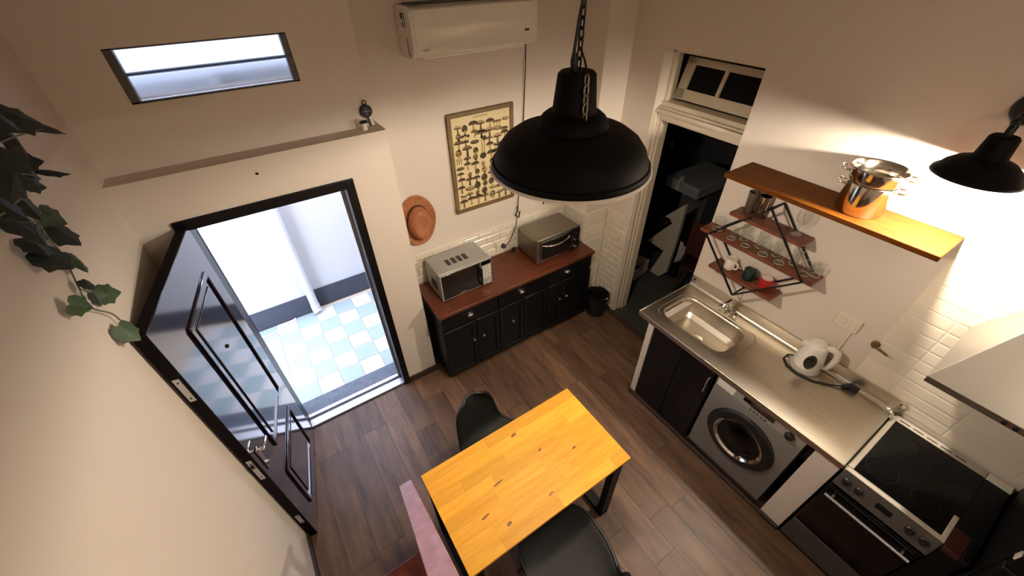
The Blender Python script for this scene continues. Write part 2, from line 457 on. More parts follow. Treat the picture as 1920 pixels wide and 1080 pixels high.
dp = thing('downspout', 'white round downspout on the patio wall seen through the open door', 'pipe', (-0.05, 3.965, 0))
MB().tube([(-0.05,3.965,0.10),(-0.05,3.965,2.38)], 0.042, 16).build('pipe', M['patio_wall'], dp)
MB().tube([(-0.05,3.965,0.12),(-0.05,3.955,0.055),(-0.04,3.93,0.03)], 0.046, 14).build('elbow', M['patio_wall'], dp)
MB().lathe([(0.043,1.55),(0.05,1.55),(0.05,1.60),(0.043,1.60)], (-0.05,3.965,0), 16, closed=True).box(-0.11,-0.05,3.97,4.019,1.56,1.59).box(-0.05,0.015,3.97,4.019,1.56,1.59).build('bracket', M['grey_plastic'], dp)
hs = thing('hose', 'thin white hose curving along the grey band on the patio floor', 'hose', (-0.6, 3.85, 0))
MB().tube([(-0.80,3.99,0.14),(-0.76,3.95,0.075),(-0.68,3.90,0.02),(-0.58,3.87,0.011),(-0.46,3.90,0.011),(-0.34,3.96,0.011),(-0.28,3.985,0.011)], 0.011, 8).build('tube', M['white_plastic'], hs)

# side room
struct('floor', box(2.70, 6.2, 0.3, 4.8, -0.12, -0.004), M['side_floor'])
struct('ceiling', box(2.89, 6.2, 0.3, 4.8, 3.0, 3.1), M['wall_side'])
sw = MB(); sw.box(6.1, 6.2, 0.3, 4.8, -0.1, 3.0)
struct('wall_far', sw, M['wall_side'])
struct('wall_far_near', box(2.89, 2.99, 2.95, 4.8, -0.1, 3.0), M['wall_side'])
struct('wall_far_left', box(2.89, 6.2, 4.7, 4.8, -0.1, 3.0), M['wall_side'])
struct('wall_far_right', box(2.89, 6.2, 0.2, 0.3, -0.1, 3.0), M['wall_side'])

# inner doorway joinery: jambs, moulded transom bar, tilting sash
jm = MB()
jm.box(2.80, 2.885, OY1-0.028, OY1, 0, OZ); jm.box(2.80, 2.885, OY0, OY0+0.028, 0, OZ); jm.box(2.80, 2.885, OY0, OY1, OZ-0.03, OZ)
jm.box(2.715, 2.735, OY1-0.012, OY1, 0, 2.12); jm.box(2.77, 2.785, OY1-0.016, OY1, 0, 2.12)
struct('trim_8', jm, M['wood_white'], bevel=0.003)
tb = MB(); tb.box(2.78, 2.89, OY0, OY1, 2.045, 2.185); tb.box(2.725, 2.80, OY0, OY1, 2.115, 2.14); tb.box(2.75, 2.80, OY0, OY1, 2.14, 2.155)
tb.box(2.76, 2.80, OY0, OY1, 2.065, 2.115)
struct('trim_9', tb, M['wood_white'], bevel=0.004)
MS = Matrix.Translation((2.865, 0, 2.20)) @ Matrix.Rotation(math.radians(17), 4, 'Y')
sh = MB(); sh.T = MS
y0, y1, H = OY0+0.04, OY1-0.035, 0.285
sh.box(0, 0.035, y0, y1, 0, 0.075); sh.box(0, 0.035, y0, y1, H-0.045, H)
sh.box(0, 0.035, y0, y0+0.055, 0, H); sh.box(0, 0.035, y1-0.075, y1, 0, H)
sho = struct('window_2', sh, M['wood_white'], bevel=0.003)
mu = MB(); mu.T = MS; ym = (y0+y1)/2; mu.box(0.002, 0.033, ym-0.013, ym+0.013, 0.075, H-0.045); mu.build('glazing_bar', M['wood_white'], sho, smooth=False)
for a, b in ((y0+0.055, ym-0.013), (ym+0.013, y1-0.075)):
    pn = MB(); pn.T = MS; pn.box(0.015, 0.019, a, b, 0.075, H-0.045); pn.build('pane', M['dark_pane'], sho, smooth=False)

# ------------------------------------------------------------------ OPEN FRONT DOOR
HX, HY = -0.434, 2.47
DM = Matrix.Translation((HX, HY, 0)) @ Matrix.Rotation(math.atan2(-0.983, -0.184), 4, 'Z')   # local x along the leaf, +y towards the room
L = 0.848; TH = 0.048
d = MB(); d.T = DM; d.box(0, L, -TH, 0, 0.012, 2.005)
door = struct('door_1', d, M['black_gloss'], bevel=0.003)
ed = MB(); ed.T = DM; ed.box(L-0.0005, L+0.002, -TH+0.001, -0.001, 0.014, 2.003); ed.build('edge_strip', M['door_edge'], door, smooth=False)
es = MB(); es.T = DM; es.box(0.001, L+0.001, -TH+0.0005, -0.003, 2.004, 2.0075); es.build('edge_strip', M['door_edge'], door, smooth=False)
def molding(s0, s1, z0, z1):
    m = MB(); m.T = DM
    wd, h = 0.022, 0.012
    for a, b, c_, d_ in ((s0, s1, z0, z0+wd), (s0, s1, z1-wd, z1)): m.box(a, b, 0, h, c_, d_)
    m.box(s0, s0+wd, 0, h, z0+wd, z1-wd); m.box(s1-wd, s1, 0, h, z0+wd, z1-wd)
    m.build('panel_moulding', M['black_gloss'], door, bevel=0.005)
    p = MB(); p.T = DM; g = 0.06; p.box(s0+g, s1-g, 0, 0.007, z0+g, z1-g); p.build('panel', M['black_gloss'], door, bevel=0.006)
molding(0.125, 0.60, 0.77, 1.80); molding(0.16, 0.68, 0.13, 0.60)
ph = MB(); ph.T = DM; ph.lathe([(0.011,0.004),(0.011,0.014),(0.006,0.016)], (0.40,0,1.48), 12, 'y'); ph.build('peephole', M['dark_plastic'], door)
for zc, hh in ((1.675, 0.075), (0.955, 0.10), (0.285, 0.055)):
    lp = MB(); lp.T = DM; lp.box(L+0.001, L+0.004, -0.040, -0.014, zc-hh, zc+hh)
    o = lp.build('lock_plate', M['alu'], door, bevel=0.001); o['label'] = 'silver lock plate on the door edge'
    for k in (-0.7, 0.7):
        sc = MB(); sc.T = DM; sc.lathe([(0.004,L+0.003),(0.004,L+0.006)], (0,-0.027,zc+k*hh), 8, 'x'); sc.build('screw', M['dark_plastic'], o, smooth=False)
lb = MB(); lb.T = DM; lb.box(L+0.003, L+0.012, -0.034, -0.020, 0.985, 1.01); lb.build('latch_bolt', M['dark_plastic'], door)
hb = MB(); hb.T = DM; hb.box(L-0.080, L-0.042, 0, 0.008, 0.86, 1.05); hp = hb.build('handle_plate', M['chrome'], door, bevel=0.004)
hl = MB(); hl.T = DM; hl.tube([(L-0.065,0.006,1.03),(L-0.065,0.036,1.03),(L-0.085,0.042,1.03),(L-0.145,0.040,1.022)], [0.010,0.009,0.009,0.007], 10); hl.build('door_handle', M['chrome'], hp)
cy = MB(); cy.T = DM; cy.lathe([(0.012,0.006),(0.012,0.02),(0.004,0.022)], (L-0.065,0,0.90), 12, 'y'); cy.build('key_cylinder', M['chrome'], hp)

# ------------------------------------------------------------------ SIDEBOARD
sb = thing('sideboard', 'long black sideboard with red-brown wooden top against the back wall', 'sideboard', (1.58, 2.5, 0))
SX0, SX1, SY = 0.772, 2.398, 2.272
b = MB(); b.box(SX0, SX1, SY+0.02, 2.735, 0.06, 0.82); b.box(SX0+0.01, SX1-0.01, SY+0.05, 2.735, 0, 0.06)
b.build('body', M['black_paint'], sb, bevel=0.003)
box(0.752, 2.408, 2.25, 2.738, 0.82, 0.852).build('worktop', M['brown_wood'], sb, bevel=0.004)
bay = (SX1-SX0)/3
def front_panel(nm, x0, x1, z0, z1, parent):
    o = box(x0+0.004, x1-0.004, SY, SY+0.02, z0, z1).build(nm, M['black_paint'], parent, bevel=0.003)
    r = MB(); g = 0.045
    if z1 - z0 > 0.3:
        for a in ((x0+0.004, x1-0.004, z0, z0+g), (x0+0.004, x1-0.004, z1-g, z1)): r.box(a[0], a[1], SY-0.010, SY, a[2], a[3])
        r.box(x0+0.004, x0+g, SY-0.010, SY, z0+g, z1-g); r.box(x1-g, x1-0.004, SY-0.010, SY, z0+g, z1-g)
        r.build('panel_frame', M['black_paint'], o, bevel=0.003)
    return o
for i, px in enumerate((1.034, 1.563, 2.087)):
    x0 = SX0 + i*bay; x1 = x0 + bay
    dr = front_panel('drawer', x0, x1, 0.655, 0.805, sb)
    cu = MB(); cu.lathe([(0.0,-0.028),(0.012,-0.027),(0.022,-0.020),(0.026,-0.008),(0.026,0.0)], (px, SY, 0.735), 16, 'y', sx=1.3, sy=0.8)
    cu.build('cup_pull', M['chrome'], dr)
    ks = {0: (1.030, 1.127), 1: (1.438,), 2: (1.990, 2.076)}[i]
    if i == 1:
        parts = ((x0, x0+bay/2), (x0+bay/2, x1))
    else:
        mid = sum(ks)/2; parts = ((x0, mid), (mid, x1))
    for j, (a, c) in enumerate(parts):
        dd = front_panel('door', a, c, 0.075, 0.64, sb)
        kx = ks[j] if len(ks) == 2 else (a+0.13 if j == 0 else c-0.03)
        if len(ks) == 1 and j == 1: continue
        kb = MB(); kb.lathe([(0.0,-0.040),(0.011,-0.038),(0.015,-0.030),(0.010,-0.020),(0.006,-0.010),(0.008,0)], (kx, SY-0.010, 0.455), 14, 'y')
        kb.build('knob', M['chrome'], dd)

# microwave
mw = thing('microwave', 'silver microwave with dark glass door at the left end of the sideboard', 'microwave', (1.10, 2.56, 0.852))
X0, X1, Y0, Y1, Z0, Z1 = 0.862, 1.335, 2.40, 2.695, 0.865, 1.125
box(X0, X1, Y0+0.02, Y1, Z0, Z1).build('body', M['silver_light'], mw, bevel=0.006)
box(X0, X1, Y0, Y0+0.02, Z0, Z1).build('front_frame', M['silver_light'], mw, bevel=0.003)
dg = box(X0+0.012, X1-0.105, Y0-0.006, Y0, Z0+0.012, Z1-0.008).build('door', M['smoked'], mw, bevel=0.003)
box(X0+0.16, X0+0.22, Y0-0.008, Y0-0.006, Z0+0.022, Z0+0.034).build('badge', M['chrome'], dg, smooth=False)
hd = MB(); hx_ = X1-0.118
hd.tube([(hx_,Y0-0.004,Z0+0.03),(hx_,Y0-0.04,Z0+0.045),(hx_,Y0-0.04,Z1-0.045),(hx_,Y0-0.004,Z1-0.025)], 0.009, 10); hd.build('door_handle', M['dark_plastic'], dg)
cp = box(X1-0.098, X1-0.006, Y0-0.005, Y0, Z0+0.012, Z1-0.05).build('control_panel', M['silver_light'], mw, bevel=0.002)
box(X1-0.098, X1-0.006, Y0-0.005, Y0, Z1-0.048, Z1-0.008).build('display', M['black_glass'], mw, bevel=0.002)
for r in range(6):
    for q in range(3):
        box(X1-0.086+q*0.026, X1-0.086+q*0.026+0.018, Y0-0.008, Y0-0.005, Z1-0.075-r*0.021, Z1-0.075-r*0.021+0.011).build('button', M['white_plastic'], cp, smooth=False)
MB().lathe([(0.014,-0.016),(0.016,-0.006)], (X1-0.05, Y0, Z0+0.033), 16, 'y').build('dial', M['chrome'], cp)
for k in range(4):
    v = MB()
    for q in range(7): v.box(X0+0.125+k*0.052, X0+0.16+k*0.052, 2.50+q*0.012, 2.507+q*0.012, Z1-0.001, Z1+0.0025)
    v.build('vent_slots', M['dark_plastic'], mw, smooth=False)
v = MB()
for q in range(6): v.box(X0-0.002, X0+0.001, 2.48+q*0.02, 2.49+q*0.02, Z0+0.06, Z0+0.15)
v.build('side_vent', M['dark_plastic'], mw, smooth=False)
for fx in (X0+0.04, X1-0.04):
    for fy in (Y0+0.05, Y1-0.04): MB().lathe([(0.012,0.852),(0.014,0.866)], (fx,fy,0), 10).build('foot', M['rubber'], mw)

# toaster oven
to = thing('toaster_oven', 'dark silver toaster oven with curved handle at the right end of the sideboard', 'oven', (2.05, 2.52, 0.852))
X0, X1, Y0, Y1, Z0, Z1 = 1.80, 2.295, 2.375, 2.69, 0.868, 1.125
box(X0, X1, Y0+0.01, Y1, Z0, Z1).build('body', M['steel_dark'], to, bevel=0.03, seg=4)
fo = box(X0+0.002, X1-0.002, Y0, Y0+0.03, Z0, Z1-0.004).build('front_frame', M['steel_dark'], to, bevel=0.006)
dg = box(X0+0.035, X1-0.125, Y0-0.010, Y0, Z0+0.03, Z1-0.03).build('glass_door', M['smoked'], to, bevel=0.002)
fr = MB()
for a in ((X0+0.035, X1-0.125, Z0+0.026, Z0+0.036), (X0+0.035, X1-0.125, Z1-0.036, Z1-0.026)): fr.box(a[0], a[1], Y0-0.014, Y0-0.008, a[2], a[3])
fr.box(X0+0.031, X0+0.041, Y0-0.014, Y0-0.008, Z0+0.026, Z1-0.026); fr.box(X1-0.131, X1-0.121, Y0-0.014, Y0-0.008, Z0+0.026, Z1-0.026)
fr.build('door_trim', M['chrome'], dg, smooth=False)
hd = MB(); pts = []
for k in range(13):
    t = k/12; pts.append((X0+0.05 + t*(X1-X0-0.19), Y0-0.012-0.045*math.sin(PI*t)**0.6, Z1-0.062-0.012*math.sin(PI*t)))
hd.tube(pts, 0.010, 10); hd.build('door_handle', M['chrome'], dg)
pn = box(X1-0.115, X1-0.006, Y0-0.006, Y0, Z0+0.01, Z1-0.012).build('control_panel', M['dark_plastic'], to, bevel=0.003)
for k, z in enumerate((Z0+0.185, Z0+0.115, Z0+0.045)):
    MB().lathe([(0.014,-0.030),(0.017,-0.022),(0.017,-0.006)], (X1-0.06, Y0, z), 14, 'y').build('knob', M['chrome'] if k else M['dark_plastic'], pn)
for fx in (X0+0.05, X1-0.05):
    for fy in (Y0+0.05, Y1-0.05): MB().lathe([(0.013,0.852),(0.015,0.872)], (fx,fy,0), 10).build('foot', M['rubber'], to)

# waste bin
bn = thing('waste_bin', 'black round waste bin lined with a bag between sideboard and doorway', 'bin', (2.525, 2.235, 0))
MB().lathe([(0.088,0.0),(0.095,0.01),(0.115,0.26),(0.112,0.26),(0.09,0.02),(0.0,0.02)], (2.525,2.235,0), 24).build('body', M['dark_plastic'], bn)
bgm = MB(); n = 40; vs = []; fs = []
rings = [(0.118,0.20),(0.122,0.235),(0.121,0.268),(0.112,0.272),(0.102,0.25),(0.085,0.20)]
for r, h in rings:
    for j in range(n): q = 1 + 0.05*math.sin(j*5.1)+0.035*math.sin(j*2.3+h*40); vs.append((2.525+r*q*math.cos(2*PI*j/n), 2.235+r*q*math.sin(2*PI*j/n), h+0.006*math.sin(j*3.7)))
for i in range(len(rings)-1):
    for j in range(n): fs.append((i*n+j, i*n+(j+1)%n, (i+1)*n+(j+1)%n, (i+1)*n+j))
bgm.add(vs, fs); bgm.build('bin_bag', M['bag'], bn)

# ------------------------------------------------------------------ BACK WALL THINGS
# poster
po = thing('poster', 'framed vintage poster covered with drawings of mushrooms on the back wall', 'poster', (1.505, 2.745, 1.80))
PX0, PX1, PZ0, PZ1 = 1.222, 1.788, 1.412, 2.205
f = MB(); g = 0.030
f.box(PX0, PX1, 2.720, 2.748, PZ0, PZ0+g); f.box(PX0, PX1, 2.720, 2.748, PZ1-g, PZ1); f.box(PX0, PX0+g, 2.720, 2.748, PZ0+g, PZ1-g); f.box(PX1-g, PX1, 2.720, 2.748, PZ0+g, PZ1-g)
f.build('frame', M['frame_wood'], po, bevel=0.004)
pp = box(PX0+g, PX1-g, 2.734, 2.747, PZ0+g, PZ1-g).build('print', M['paper'], po, smooth=False)
mm = MB(); yy = 2.7335
def ell(cx, cz, rx, rz, m, a0=0, a1=2*PI, n=12, k=0):
    mm.cur = m; pts = [(cx + rx*math.cos(a0+(a1-a0)*i/n), yy-0.0002*k, cz + rz*math.sin(a0+(a1-a0)*i/n)) for i in range(n+1 if a1-a0 < 6 else n)]
    mm.add(pts, [tuple(range(len(pts)))])
def mush(cx, cz, s, kind):
    cm, sm = random.choice(((0,2),(1,2),(0,1),(2,1),(1,0),(0,2)))
    if kind == 0:      # capped
        mm.cur = sm; mm.add([(cx-s*0.13,yy,cz-s*0.55),(cx+s*0.13,yy,cz-s*0.55),(cx+s*0.08,yy,cz+s*0.15),(cx-s*0.08,yy,cz+s*0.15)], [(0,1,2,3)])
        ell(cx, cz+s*0.12, s*0.5, s*0.32, cm, 0, PI, 10, 1); ell(cx, cz+s*0.12, s*0.5, s*0.07, 0 if cm != 0 else 1, 0, 2*PI, 12, 2)
    elif kind == 1:    # bulb
        ell(cx, cz, s*0.33, s*0.36, cm); ell(cx+s*0.05, cz-s*0.33, s*0.13, s*0.2, sm, k=1)
        ell(cx-s*0.1, cz+s*0.1, s*0.12, s*0.1, (cm+1) % 3, k=2)
    elif kind == 2:    # cluster
        for k in range(3):
            ox = (k-1)*s*0.28; oz = random.uniform(-.1,.1)*s
            mm.cur = sm; mm.add([(cx+ox-s*.05,yy,cz-s*.5),(cx+ox+s*.05,yy,cz-s*.5),(cx+ox+s*.05,yy,cz+oz),(cx+ox-s*.05,yy,cz+oz)], [(0,1,2,3)])
            ell(cx+ox, cz+oz, s*0.19, s*0.22, cm, 0, PI, 8, 1+k)
    else:              # flat bracket
        ell(cx, cz, s*0.55, s*0.22, cm); ell(cx+s*0.05, cz+s*0.05, s*0.4, s*0.12, (cm+1) % 3, k=1)
for r in range(11):
    zz = PZ1-0.115 - r*0.0595
    nc = 7
    for c_ in range(nc):
        xx = PX0+0.075 + c_*(PX1-PX0-0.15)/(nc-1) + random.uniform(-.008,.008)
        if r in (2,3,4) and c_ == 3: continue
        mush(xx, zz+random.uniform(-.01,.01), random.uniform(0.056,0.088), random.choice((0,0,0,1,1,2,3)))
mm.cur = 2
for k, (ox, zt, zb_) in enumerate(((0,2.02,1.85),(0.02,1.98,1.86))): mm.add([(1.50+ox-.006,yy,zb_),(1.50+ox+.006,yy,zb_),(1.50+ox+.005,yy,zt),(1.50+ox-.005,yy,zt)], [(0,1,2,3)])
ell(1.50, 2.02, 0.06, 0.028, 1, 0, PI, 10, 1); ell(1.525, 1.985, 0.018, 0.02, 0, k=2); ell(1.505, 1.85, 0.03, 0.025, 0, k=2)
mm.cur = 1; 
for k in range(9): mm.add([(1.44+k*0.014,yy,2.150),(1.45+k*0.014,yy,2.150),(1.45+k*0.014,yy,2.156),(1.44+k*0.014,yy,2.156)], [(0,1,2,3)])
mm.build('mushroom_drawings', [M['ink1'], M['ink2'], M['ink3']], pp, smooth=False)['kind'] = 'stuff'

# straw hat hanging on the wall
ht = thing('straw_hat', 'brown straw hat hanging on the back wall beside the door wall', 'hat', (0.885, 2.73, 1.46))
hm = MB(); n = 48; vs = []; fs = []
prof = [(1.0,0.012),(0.96,0.022),(0.8,0.020),(0.74,0.016),(0.66,0.020),(0.62,0.06),(0.56,0.092),(0.42,0.108),(0.2,0.100),(0.08,0.088),(0.0,0.086)]
for r, h in prof:
    for j in range(n):
        t = 2*PI*j/n; a = 0.148*r*math.cos(t); c_ = 0.222*r*math.sin(t)
        wob = 0.018*math.sin(t*2+0.6)*max(0, r-0.55)/0.45 - (0.025*math.exp(-(a/0.025)**2)*max(0, c_)/0.1 if r < 0.4 else 0)
        vs.append((0.885 + a, 2.746 - h - max(-0.006, wob), 1.46 + c_))
for i in range(len(prof)-1):
    for j in range(n): fs.append((i*n+j, i*n+(j+1)%n, (i+1)*n+(j+1)%n, (i+1)*n+j))
hm.add(vs, fs); hm.build('brim_and_crown', M['straw'], ht)
MB().lathe([(0.655,-0.024),(0.635,-0.048),(0.622,-0.048),(0.635,-0.020)], (0.885,2.746,1.46), 40, 'y', sx=0.152, sy=0.228, closed=True).build('band', M['straw_band'], ht)

# air conditioner
ac = thing('air_conditioner', 'white split air conditioner high on the back wall', 'air conditioner', (1.41, 2.65, 2.60))
AX0, AX1 = 0.978, 1.86
pts = [(2.748,2.60),(2.60,2.598),(2.545,2.612),(2.527,2.66),(2.525,2.78),(2.535,2.842),(2.56,2.858),(2.748,2.862)]
MB().prism(pts, 'x', AX0, AX1).build('casing', M['white_enamel'], ac, bevel=0.010, seg=3)
fp = MB().prism([(2.545,2.618),(2.524,2.664),(2.521,2.785),(2.531,2.846),(2.536,2.846),(2.54,2.62)], 'x', AX0+0.02, AX1-0.02).build('front_panel', M['white_enamel'], ac, bevel=0.003)
box(AX0+0.03, AX1-0.03, 2.555, 2.742, 2.8605, 2.864).build('intake_frame', M['steel_dark'], ac, smooth=False)
g_ = MB()
for k in range(9): g_.box(AX0+0.05, AX1-0.05, 2.565+k*0.02, 2.577+k*0.02, 2.855, 2.868)
g_.build('intake_grille', M['dark_plastic'], ac, smooth=False)
MB().prism([(2.572,2.594),(2.640,2.592),(2.640,2.602),(2.572,2.606)], 'x', AX0+0.07, AX1-0.07).build('outlet_flap', M['white_plastic'], ac, bevel=0.002)
box(1.752, 1.785, 2.5195, 2.522, 2.690, 2.702).build('sticker', M['dark_plastic'], ac, smooth=False)
box(1.035, 1.075, 2.522, 2.526, 2.648, 2.652).build('badge', M['silver_paint'], ac, smooth=False)
sv = MB()
for (ya, yb, za, zb_) in ((2.60,2.606,2.76,2.83),(2.625,2.655,2.80,2.83),(2.63,2.645,2.76,2.785),(2.60,2.605,2.63,2.71),(2.585,2.592,2.615,2.635)): sv.box(AX0-0.002, AX0+0.002, ya, yb, za, zb_)
sv.build('side_slots', M['dark_plastic'], ac, smooth=False)

# cable of the air conditioner
cb = thing('power_cable', 'thin black cable running down the back wall from the air conditioner to the outlet', 'cable', (1.85, 2.745, 1.5))
MB().box(1.894, 1.912, 2.738, 2.749, 1.52, 2.47).build('cable_trunking', M['outlet'], cb, bevel=0.003)
MB().tube([(1.917,2.744,2.61),(1.913,2.743,2.50),(1.908,2.736,2.44),(1.893,2.735,2.1),(1.875,2.735,1.6),(1.845,2.735,1.42),(1.835,2.735,1.33),(1.832,2.73,1.26)], 0.0042, 8).build('cord', M['dark_plastic'], cb)
MB().tube([(1.832,2.735,1.30),(1.82,2.72,1.26),(1.80,2.725,1.22),(1.83,2.715,1.19),(1.845,2.72,1.25)], 0.007, 8).build('cord_knot', M['dark_plastic'], cb)
MB().tube([(1.822,2.725,1.21),(1.80,2.715,1.12),(1.75,2.705,1.03),(1.70,2.70,0.965),(1.668,2.71,0.945)], 0.0036, 8).build('cord', M['dark_plastic'], cb)
MB().lathe([(0.010,-0.045),(0.020,-0.035),(0.022,-0.004)], (1.655,2.735,0.94), 14, 'y').build('plug', M['dark_plastic'], cb)
ol = thing('wall_outlet', 'cream wall outlet in the tiles between microwave and toaster oven', 'outlet', (1.66, 2.74, 0.94))
box(1.585, 1.745, 2.729, 2.741, 0.895, 0.985).build('plate', M['outlet'], ol, bevel=0.004)
box(1.61, 1.645, 2.726, 2.730, 0.915, 0.965).build('socket', M['outlet'], ol, bevel=0.002); box(1.69, 1.725, 2.726, 2.730, 0.915, 0.965).build('socket', M['outlet'], ol, bevel=0.002)
pg = thing('plug', 'small black plug lying on the sideboard against the tiles', 'plug', (1.755, 2.70, 0.852))
MB().lathe([(0.0,0.0),(0.017,0.003),(0.020,0.02),(0.012,0.036),(0.0,0.038)], (1.755,2.70,0.852), 12).build('plug_head', M['dark_plastic'], pg)
MB().tube([(1.765,2.70,0.878),(1.78,2.71,0.885),(1.79,2.725,0.875),(1.80,2.73,0.858)], 0.0035, 6).build('cord', M['dark_plastic'], pg)
hk = thing('wall_hook', 'two small dark prongs on the back wall above the toaster oven', 'hook', (2.15, 2.745, 1.25))
MB().box(2.13,2.137,2.735,2.75,1.225,1.285).build('prong', M['ink1'], hk); MB().box(2.165,2.172,2.735,2.75,1.225,1.285).build('prong', M['ink1'], hk)

# ledge ornaments, nail
om = thing('wall_ornament', 'small black round ornament with ring hanging above the ledge end', 'ornament', (0.65, 2.61, 2.36))
MB().lathe([(0.0,-0.006),(0.034,-0.006),(0.038,0.0),(0.034,0.006),(0.0,0.006)], (0.652,2.608,2.362), 24, 'y').build('disc', M['black_metal'], om)
MB().box(0.630,0.674,2.600,2.602,2.360,2.364).box(0.650,0.654,2.600,2.602,2.34,2.384).build('cross', M['silver_paint'], om, smooth=False)
MB().tube([(0.652+0.012*math.cos(t*PI/6), 2.608, 2.411+0.012*math.sin(t*PI/6)) for t in range(12)], 0.003, 6, closed=True).build('ring', M['black_metal'], om)
MB().bar((0.654,2.608,2.33),(0.664,2.608,2.275), 0.012, 0.008).build('tail', M['black_metal'], om)
st = thing('wall_peg', 'short white peg with a black cap standing on the ledge over the door', 'peg', (0.61, 2.56, 2.273))
MB().lathe([(0.016,2.273),(0.016,2.318),(0.0,2.32)], (0.61,2.56,0), 14).build('peg', M['white_enamel'], st)
MB().lathe([(0.026,2.316),(0.024,2.322),(0.0,2.330)], (0.61,2.56,0), 14).build('cap', M['black_metal'], st)
nl = MB().lathe([(0.007,-0.006),(0.004,0.0)], (-0.028,2.49,2.187), 10, 'y').build('nail', M['black_metal'], None)
tag(nl, 'small dark nail in the wall above the front door', 'nail')

# ------------------------------------------------------------------ PENDANT LAMP
PC = Vector((1.03, 1.165, 2.437))
pl = thing('pendant_lamp', 'big black industrial bell pendant lamp on a chain above the table', 'lamp', tuple(PC))
prof = [(0.0,0.336),(0.058,0.336),(0.066,0.328),(0.078,0.215),(0.083,0.205),(0.099,0.202),(0.116,0.189),(0.128,0.170),(0.133,0.154),(0.17,0.149),(0.215,0.134),(0.255,0.107),(0.281,0.074),(0.295,0.038),(0.298,0.028),(0.306,0.024),(0.311,0.002)]
MB().open_lathe(prof, PC, 64).build('shade', M['lampblack'], pl, solid=0.003)
inn = [(0.0,0.19),(0.07,0.188),(0.10,0.178),(0.127,0.148),(0.167,0.142),(0.211,0.127),(0.250,0.100),(0.275,0.068),(0.289,0.032),(0.306,0.0)]
MB().open_lathe(inn, PC, 64).build('inner_liner', M['lampwhite'], pl, solid=0.002)
MB().lathe([(0.304,-0.006),(0.316,-0.006),(0.318,0.0),(0.312,0.006),(0.304,0.002)], PC, 64, closed=True).build('rim', M['lampwhite'], pl)
MB().sphere(PC + Vector((0,0,0.105)), 0.042, 16).build('bulb', M['bulb'], pl)
MB().lathe([(0.018,0.14),(0.018,0.188)], PC, 14).build('socket', M['dark_plastic'], pl)
lamp('pendant_light', 'POINT', PC + Vector((0,0,0.045)), PENDANT_W, WARM, pl, size=0.05)
def link(c, ax_up, side, L_=0.036, w_=0.018, r=0.0032):
    pts = []
    for k in range(14):
        t = 2*PI*k/14; x = math.cos(t); y = math.sin(t)
        pts.append(Vector(c) + Vector(side)*(w_/2*x) + Vector(ax_up)*((L_/2-w_/2)*(1 if y > 0 else -1) + w_/2*y))
    return pts
top = PC.z + 0.34; z = top + 0.02; k = 0
while z < ZC - 0.02:
    side = (1,0,0) if k % 2 else (0,1,0)
    mbk = MB().tube(link((PC.x+0.004, PC.y, z), (0,0,1), side), 0.0034, 6, closed=True)
    mbk.build('chain_link', M['black_metal'], pl)
    z += 0.029; k += 1
for k in range(6):
    side = (1,0,0) if k % 2 else (0,1,0)
    MB().tube(link((PC.x-0.022-0.0012*k, PC.y-0.076-0.0030*k, top-0.016-k*0.029), (0,0,1), side), 0.003, 6, closed=True).build('chain_link', M['steel_dark'], pl)
MB().tube([(PC.x+0.006,PC.y-0.004,top+0.06),(PC.x-0.006,PC.y-0.04,top+0.035),(PC.x-0.020,PC.y-0.074,top+0.0)], 0.0035, 6).build('chain_hook', M['black_metal'], pl)
cpts = [(PC.x-0.012,PC.y,top-0.004),(PC.x-0.022,PC.y,top+0.05),(PC.x-0.006,PC.y+0.004,top+0.15),(PC.x+0.010,PC.y,top+0.25),(PC.x-0.004,PC.y-0.006,top+0.36),(PC.x+0.006,PC.y,top+0.5),(PC.x,PC.y,ZC)]
MB().tube(cpts, 0.0055, 8).build('cord', M['rubber'], pl)
MB().tube([(PC.x-0.012,PC.y,top-0.006),(PC.x-0.018,PC.y,top+0.03),(PC.x-0.020,PC.y,top+0.055)], [0.014,0.013,0.007], 10).build('cord_grip', M['rubber'], pl)
MB().lathe([(0.05,ZC-0.03),(0.055,ZC)], (PC.x,PC.y,0), 20).build('ceiling_rose', M['black_metal'], pl)

# ------------------------------------------------------------------ DINING TABLE
TX0, TX1, TY0, TY1, TZ = 0.128, 1.227, 0.621, 1.222, 0.75
tt = thing('dining_table', 'rectangular dining table with honey-coloured stave top and black steel legs', 'table', ((TX0+TX1)/2, (TY0+TY1)/2, 0))
top_ = box(TX0+0.001, TX1-0.001, TY0+0.001, TY1-0.001, TZ-0.024, TZ-0.004).build('tabletop', M['stave'], tt, smooth=False)
rows = 8; rh = (TY1-TY0)/rows
rng = random.Random(3)
for r in range(rows):
    x = TX0; first = rng.uniform(0.15, 0.42)
    while x < TX1 - 0.005:
        e = min(TX1, x + first); first = rng.uniform(0.26, 0.48)
        if TX1 - e < 0.08: e = TX1
        box(x, e-0.0004, TY0+r*rh, TY0+(r+1)*rh-0.0004, TZ-0.022, TZ+rng.uniform(-0.0003,0.0003)).build('stave', M['stave'], top_, smooth=False)
        x = e
kn = MB()
for (kx, ky, a, c_) in ((0.72,1.135,0.020,0.009),(0.48,0.935,0.034,0.005),(0.33,0.82,0.026,0.006),(0.985,0.86,0.014,0.006),(0.42,0.72,0.016,0.010),(0.80,0.965,0.012,0.006),(0.70,0.72,0.018,0.006)):
    n = 12; o0 = len(kn.v)
    kn.add([(kx+a*math.cos(2*PI*i/n)*(1+0.2*math.sin(3*i)), ky+c_*math.sin(2*PI*i/n)+0.15*a*math.cos(2*PI*i/n), TZ+0.0007) for i in range(n)], [tuple(range(n))])
kn.build('knots', M['knot'], top_, smooth=False)
ap = MB(); ap.box(TX0+0.03, TX1-0.03, TY0+0.03, TY0+0.06, TZ-0.05, TZ-0.024); ap.box(TX0+0.03, TX1-0.03, TY1-0.06, TY1-0.03, TZ-0.05, TZ-0.024)
